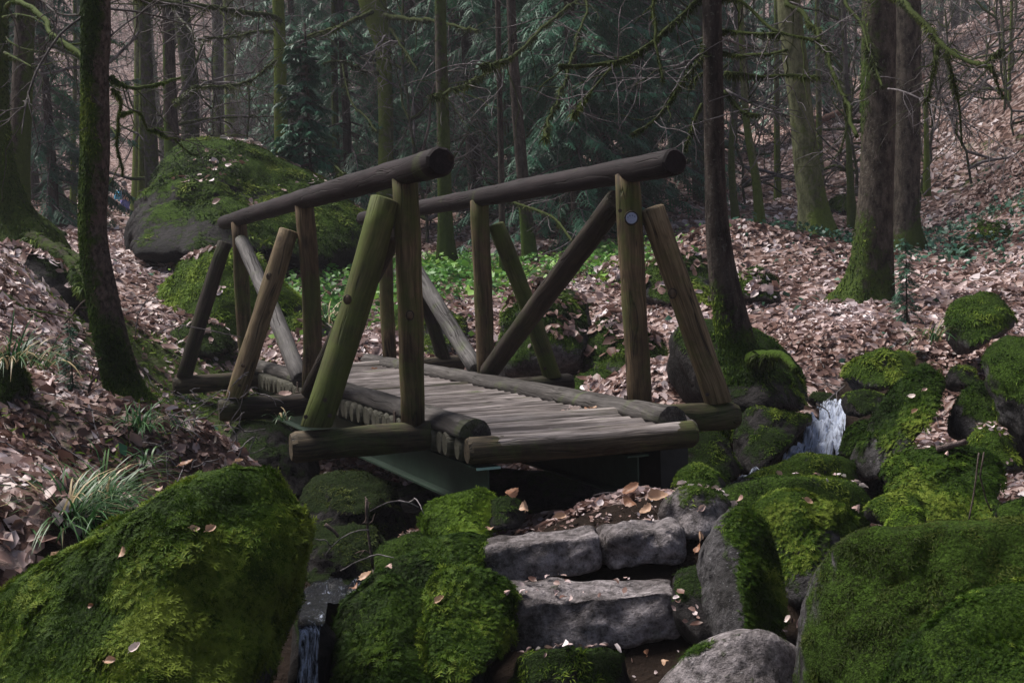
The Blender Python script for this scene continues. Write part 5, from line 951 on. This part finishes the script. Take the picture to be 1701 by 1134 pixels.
def on_rock(px, py, keys, dflt):
    """distance along the pixel's ray to the first of the named stones"""
    r = ray(px, py); best = None
    for k in keys:
        o, W, Fc, nr, ms = ROCKS[k]; pr = W @ np.array([RIGHT, UP, FWD]).T; u = 850.5 + F_PX * pr[:, 0] / pr[:, 2]; v = 567 - F_PX * pr[:, 1] / pr[:, 2]
        dist = np.hypot(u - px, v - py) + 60 * (nr @ (r / np.linalg.norm(r)) > 0) * 10; i = np.argmin(dist)
        if dist[i] < 40 and (best is None or W[i, 1] < best[0]): best = (W[i, 1], nr[i])
    return best if best else (dflt * K, np.array([0, -.5, .85]))
def rleaf(px, py, keys, L, m, label, rot=0, lobed=False, dflt=4):
    y, n = on_rock(px, py, keys, dflt); leaf(px, py, (y - .015) / K, L * .66, m, label, tuple(np.array(n) + np.array([0, -.3, .2])), rot, int(px), lobed)
for a in [(312,775,['B1'],.075,2,'large curled brown leaf standing on the crest of the left foreground boulder',1.2),(397,771,['B1'],.045,0,'tan leaf on the top of the left foreground boulder',.3),(348,882,['B1'],.055,0,'right one of the two tan leaves side by side on the mossy left boulder',.4),(322,880,['B1'],.045,0,'left one of the two tan leaves side by side on the mossy left boulder',-.2),
    (206,918,['B1'],.05,0,'upright ribbed leaf on the left part of the mossy boulder',1.5),(228,1078,['B1'],.055,1,'white crumpled leaf low on the mossy left boulder',.9),(266,815,['B1'],.04,3,'small leaf near the upper left rim of the mossy boulder',1.0),(176,880,['B1'],.045,3,'folded leaf on the left slope of the mossy boulder',1.2),(95,925,['B1'],.04,0,'narrow leaf on the far left slope of the mossy boulder',1.4),(187,1098,['B1'],.05,0,'brown leaf left of the white crumpled one',.2),(155,1003,['B1'],.03,2,'small brown leaf in the lower left moss',.5),
    (1235,832,['B6b','B6','B5'],.06,3,'large pale leaf leaning on the grey crest of the knobbly boulder',.9),(1340,835,['B5','B6'],.055,0,'curled leaf standing behind the knobbly boulder crest',-.7),(1420,848,['B6','B5'],.075,3,'wide pinkish leaf on the slab beside the tuft of dark moss',.2),(1163,845,['B6b'],.055,3,'pink lobed leaf on the grey lichen-spotted stone',.5),
    (1157,890,['B6b','S2'],.06,0,'tan leaf beside the right block of the upper step',1.0),(1165,912,['B4','S2'],.06,2,'upright brown leaf wedged between upper step and upright stone',1.5),(1516,660,['B11'],.06,1,'round pale leaf on the leaning boulder',.1),(1535,650,['B11'],.045,3,'tan leaf just right of the round pale one',.5),(1521,685,['B11'],.055,0,'tan leaf below the round pale one on the leaning boulder',.8),(1540,747,['B13'],.05,1,'pale leaf on the crest of the shaggy boulder',.1),(1572,755,['B13'],.04,3,'small leaf right of the pale one on the shaggy boulder',1.0),
    (733,998,['M3','M2'],.06,0,'narrow tan leaf standing in bright moss left of the lower step',.8),(840,985,['S3','M3'],.04,3,'small pinkish leaf on the left end of the lower step',.2),(612,960,['M4','M4b'],.09,0,'large ribbed leaf on the dark bank boulder',.9),(590,978,['M4','M4b'],.055,2,'curled dark leaf left of the large ribbed one',1.9),(645,945,['M4','M4b'],.06,3,'pinkish leaf right of the large ribbed one',.1),(1108,1102,['B3','M5'],.05,0,'tan leaf left of the bare grey stone',.2),(1070,1085,['M5','B3'],.045,2,'brown leaf in the crumbs below the lower step',.6),(815,880,['S1','M2'],.045,0,'tan leaf on the left end of the upper step',.2),(1316,1030,['B4','B2'],.045,1,'pale crumpled leaf in the crevice beside the long boulder',.7)]:
    rleaf(*a[:7])
for px, py, z, L, m, lb, rt in [(955, 681, ZD + .07, .07, 1, 'crumpled pale leaf on the deck beside the right kerb', .5), (985, 680, ZD + .07, .06, 0, 'tan leaf on the deck beside the right kerb', 1.1), (940, 684, ZD + .07, .05, 3, 'small pinkish leaf left of the others on the deck', .1), (975, 677, ZD + .072, .04, 2, 'brown curled leaf between the others on the deck', 2), (622, 613, ZD + .07, .05, 2, 'dark leaf on the far part of the deck', .3)]:
    q = Pz(px, py, z); thing('fallen_leaf', lb, 'leaf', tuple(q), None, big_leaf_mesh(L, int(px)).mesh('fallen_leaf', LEAFMATS[m]), Quaternion((0, 0, 1), rt))
q = onC(1, 474, 659, -.05); thing('fallen_leaf', 'oval pale leaf lying on the middle crossbeam', 'leaf', tuple(q + np.array([0, 0, .012])), None, big_leaf_mesh(.085, 3).mesh('fallen_leaf', LEAFMATS[3]), Vector((0, -.45, .9)).to_track_quat('Z', 'Y'))
for px, py, d, L, m, lb, rt in [(870, 845, 4.75, .055, 0, 'tan crumpled leaf standing upright at the left of the landing', 1.3), (850, 820, 4.9, .07, 2, 'brown leaf under the near end of the bridge', .4), (1095, 830, 4.75, .085, 0, 'large tan leaf at the right of the landing', .1), (1050, 815, 4.95, .08, 2, 'folded brown leaf in the shade under the front log', .9), (1045, 835, 4.8, .07, 2, 'brown leaf in the middle of the landing drift', 2), (930, 862, 4.6, .05, 0, 'small tan leaf just above the upper step', .2), (1075, 850, 4.7, .06, 0, 'tan leaf just behind the right upper block', 1.2), (1195, 905, 4.2, .05, 0, 'tan leaf against the upright stone', .9)]:
    leaf(px, py, d, L, m, lb, (random.uniform(-.4, .4), -.5, .7), rt, int(px) + 3)
# ------------------------------------------------------------------ water
def water_mat():
    m, nt, b = mat_new('stream_water', .12, .22); q = NB(nt); o = q.obj(); st = q.attr('along')
    uv = q.n('CombineXYZ', {0: q.attr('across'), 1: st, 2: 0.0}).outputs[0]
    f1 = q.noise(q.scalev(uv, (22, 5, 1)), 1, 5, .75, 2.2); f2 = q.noise(q.scalev(uv, (90, 30, 1)), 1, 4, .7, .8)
    fm = q.ramp(q.add(q.mul(f1, .78), q.add(q.mul(f2, .22), q.add(q.mul(q.attr('foam'), .22), -.12))), [(.44, 0.0), (.50, .35), (.57, 1.0)])
    q.col(b, q.mix(fm, (.012, .014, .018), (.72, .80, .98))); q.bump(b, q.add(f1, f2), .9, .03); nt.links.new(q.ramp(fm, [(0, .06), (1, .4)]), b.inputs['Roughness']); return m
WM = water_mat()
def water(name, rows, mat, label, nx=14, sub=10, amp=.02):
    """rows: (left point, right point, foam)"""
    L = spline(np.array([[*a, f] for a, b, f in rows]), (len(rows) - 1) * sub); Rr = spline(np.array([[*b, f] for a, b, f in rows]), (len(rows) - 1) * sub)
    t = np.linspace(0, 1, nx); V = L[:, None, :3] * (1 - t[None, :, None]) + Rr[:, None, :3] * t[None, :, None]; n = len(L); V[..., 2] += amp * fbm(V * np.array([16, 9, 9]), 4, 3) * (.4 + L[:, None, 3]) * 1.5
    s = np.cumsum(np.r_[0, np.linalg.norm(np.diff(L[:, :3], axis=0), axis=1)]); i, j = np.meshgrid(np.arange(n - 1), np.arange(nx - 1), indexing='ij')
    Fc = np.stack([i * nx + j, i * nx + j + 1, (i + 1) * nx + j + 1, (i + 1) * nx + j], -1).reshape(-1, 4); wd = np.linalg.norm(L[:, :3] - Rr[:, :3], axis=1)
    o = link(name, mesh_np(name, V.reshape(-1, 3), Fc, mat, True, {'foam': np.repeat(L[:, 3], nx), 'along': np.repeat(s, nx), 'across': (t[None] * wd[:, None]).ravel()}), kind='structure', label=label); return o
water('stream', [(P(1355,668,9.6), P(1450,664,9.6), .1), (P(1357,676,9.2), P(1425,672,9.2), .55), (P(1362,690,8.9), P(1410,688,8.9), .9), (P(1345,712,8.6), P(1402,712,8.6), .95), (P(1318,742,8.2), P(1392,745,8.2), .95), (P(1280,775,7.8), P(1360,785,7.8), .9), (P(1210,800,7.5), P(1290,830,7.5), .5), (np.array([.3,7.4,-1.45]), np.array([.5,6.6,-1.45]), .1), (np.array([-.75,7.2,-1.5]), np.array([-.4,6.0,-1.5]), .05), (np.array([-1.0,5.6,-1.38]), np.array([-.45,5.6,-1.38]), .05)], WM, 'white foaming cascade running down between mossy boulders and under the bridge', 60, 26, .075)
water('waterfall', [(P(500,985,5.4), P(546,985,5.4), .0), (P(494,1030,4.75), P(540,1030,4.75), .1), (P(496,1043,4.66), P(532,1043,4.66), .5), (P(497,1055,4.62), P(531,1056,4.62), .62), (P(495,1100,4.6), P(528,1100,4.6), .55), (P(492,1180,4.55), P(530,1180,4.55), .55)], WM, 'thin waterfall dropping in the dark gap beside the left foreground boulder', 14, 14, .012)
boulder('W1', 'wet black rock under the lip of the small waterfall', [(478,1060),(485,1035),(540,1032),(560,1060),(560,1250),(470,1250)], 4.25, .12, 4, 0, mat=ROCK_D, moss=.0, name='dark_stone', cat='stone')
boulder('W2', 'dark rock wall behind the small waterfall', [(490,990),(510,900),(560,880),(640,900),(640,1000),(560,1030),(500,1030)], 5.6, .3, 5, 1800, .02, ROCK_D, moss=.35, rough=.12, mmat=MOSS_D, name='dark_stone', cat='stone')
# ------------------------------------------------------------------ distant walker with a bright blue backpack
def walker(px, py, d, h):
    c = P(px, py, d); c[2] = max(c[2], hz1(c[0], c[1])); t = thing('person', 'distant person in dark jacket and blue trousers walking beyond the house sized boulder', 'person', tuple(c)); s = h / 1.75
    joints = {0: (0, 0, .95, .15), 1: (0, .01, 1.2, .14), 2: (0, .0, 1.42, .16), 3: (0, -.02, 1.52, .06), 4: (0, -.04, 1.66, .10), 5: (-.09, 0, .88, .10), 6: (-.1, -.1, .48, .07), 7: (-.1, .02, .08, .05), 8: (-.1, -.13, .03, .045),
              9: (.09, 0, .88, .10), 10: (.1, .08, .5, .07), 11: (.1, .26, .12, .05), 12: (.1, .12, .03, .045), 13: (-.2, 0, 1.4, .065), 14: (-.26, .06, 1.13, .05), 15: (-.24, -.1, .92, .035), 16: (.2, 0, 1.4, .065), 17: (.26, -.06, 1.13, .05), 18: (.24, -.22, .95, .035)}
    E_ = [(0, 1), (1, 2), (2, 3), (3, 4), (0, 5), (5, 6), (6, 7), (7, 8), (0, 9), (9, 10), (10, 11), (11, 12), (2, 13), (13, 14), (14, 15), (2, 16), (16, 17), (17, 18)]
    def skin(name, ids, mat, k, par):
        ids = sorted(ids); mp = {i: n for n, i in enumerate(ids)}; me = bpy.data.meshes.new(name); me.from_pydata([tuple(v * s for v in joints[i][:3]) for i in ids], [(mp[a], mp[b]) for a, b in E_ if a in mp and b in mp], [])
        me.materials.append(mat); o = link(name, me, (0, 0, 0), par); md = o.modifiers.new('skin', 'SKIN'); o.modifiers.new('sub', 'SUBSURF').levels = 1
        for i in ids: r_ = joints[i][3] * s * k; v = me.skin_vertices[0].data[mp[i]]; v.radius = (r_, r_)
        me.skin_vertices[0].data[0].use_root = True; return o
    skin('body', joints.keys(), m_plain('skin', (.45, .28, .2)), 1.0, t); skin('jacket', [0, 1, 2, 13, 14, 16, 17], m_plain('navy_jacket', (.015, .02, .05)), 1.2, t); skin('trousers', [0, 5, 6, 7, 9, 10, 11], m_plain('blue_trousers', (.03, .05, .30)), 1.22, t)
    V, Fc = ico(3); hm = V[V[:, 2] > -2] * np.array([.115, .125, .13]) * s; link('hair', mesh_np('hair', hm + np.array([0, .02, 1.70]) * s, Fc, m_plain('dark_hair', (.02, .015, .012))), (0, 0, 0), t)
    t.rotation_euler = (0, 0, R(115)); 
    bm = bmesh.new(); bmesh.ops.create_cube(bm, size=1); bmesh.ops.scale(bm, vec=(.36 * s, .24 * s, .55 * s), verts=bm.verts); bmesh.ops.bevel(bm, geom=bm.edges[:], offset=.09 * s, segments=3, affect='EDGES'); me = bpy.data.meshes.new('backpack'); bm.to_mesh(me); bm.free(); me.materials.append(m_plain('cyan_fabric', (.01, .38, .62), .5))
    for p in me.polygons: p.use_smooth = True
    back = Matrix.Rotation(R(115), 3, 'Z') @ Vector((0, .27 * s, 1.2 * s)); bp = thing('backpack', 'bright cyan backpack on the back of the distant person', 'backpack', tuple(Vector(c) + back), None, me); bp.rotation_euler = (0, 0, R(115))
    pk = bmesh.new(); bmesh.ops.create_cube(pk, size=1); bmesh.ops.scale(pk, vec=(.28 * s, .1 * s, .22 * s), verts=pk.verts); bmesh.ops.bevel(pk, geom=pk.edges[:], offset=.03 * s, segments=2, affect='EDGES'); m2 = bpy.data.meshes.new('pocket'); pk.to_mesh(m2); pk.free(); m2.materials.append(bpy.data.materials['cyan_fabric']); link('pocket', m2, (0, .14 * s, -.1 * s), bp)
walker(210, 369, 59, 1.75)

# ------------------------------------------------------------------ thin forest haze
hm = bpy.data.materials.new('haze'); hm.use_nodes = True; hn = hm.node_tree; hn.nodes.clear(); pv = hn.nodes.new('ShaderNodeVolumePrincipled'); pv.inputs['Color'].default_value = (.86, .84, .92, 1); pv.inputs['Density'].default_value = HAZE; pv.inputs['Anisotropy'].default_value = .2
ho = hn.nodes.new('ShaderNodeOutputMaterial'); hn.links.new(pv.outputs[0], ho.inputs['Volume'])
ztop = float(GV[:, 2].max()) + 2; zb = float(GV[:, 2].min()) - 1
hv = [(x, y, z) for x in (-230, 230) for y in (-90, 320) for z in (zb, max(ztop, 60))]
link('haze', mesh_py('haze', hv, [(0, 1, 3, 2), (4, 6, 7, 5), (0, 4, 5, 1), (2, 3, 7, 6), (0, 2, 6, 4), (1, 5, 7, 3)], hm, False), kind='stuff', label='thin cool haze hanging in the wood', category='haze')
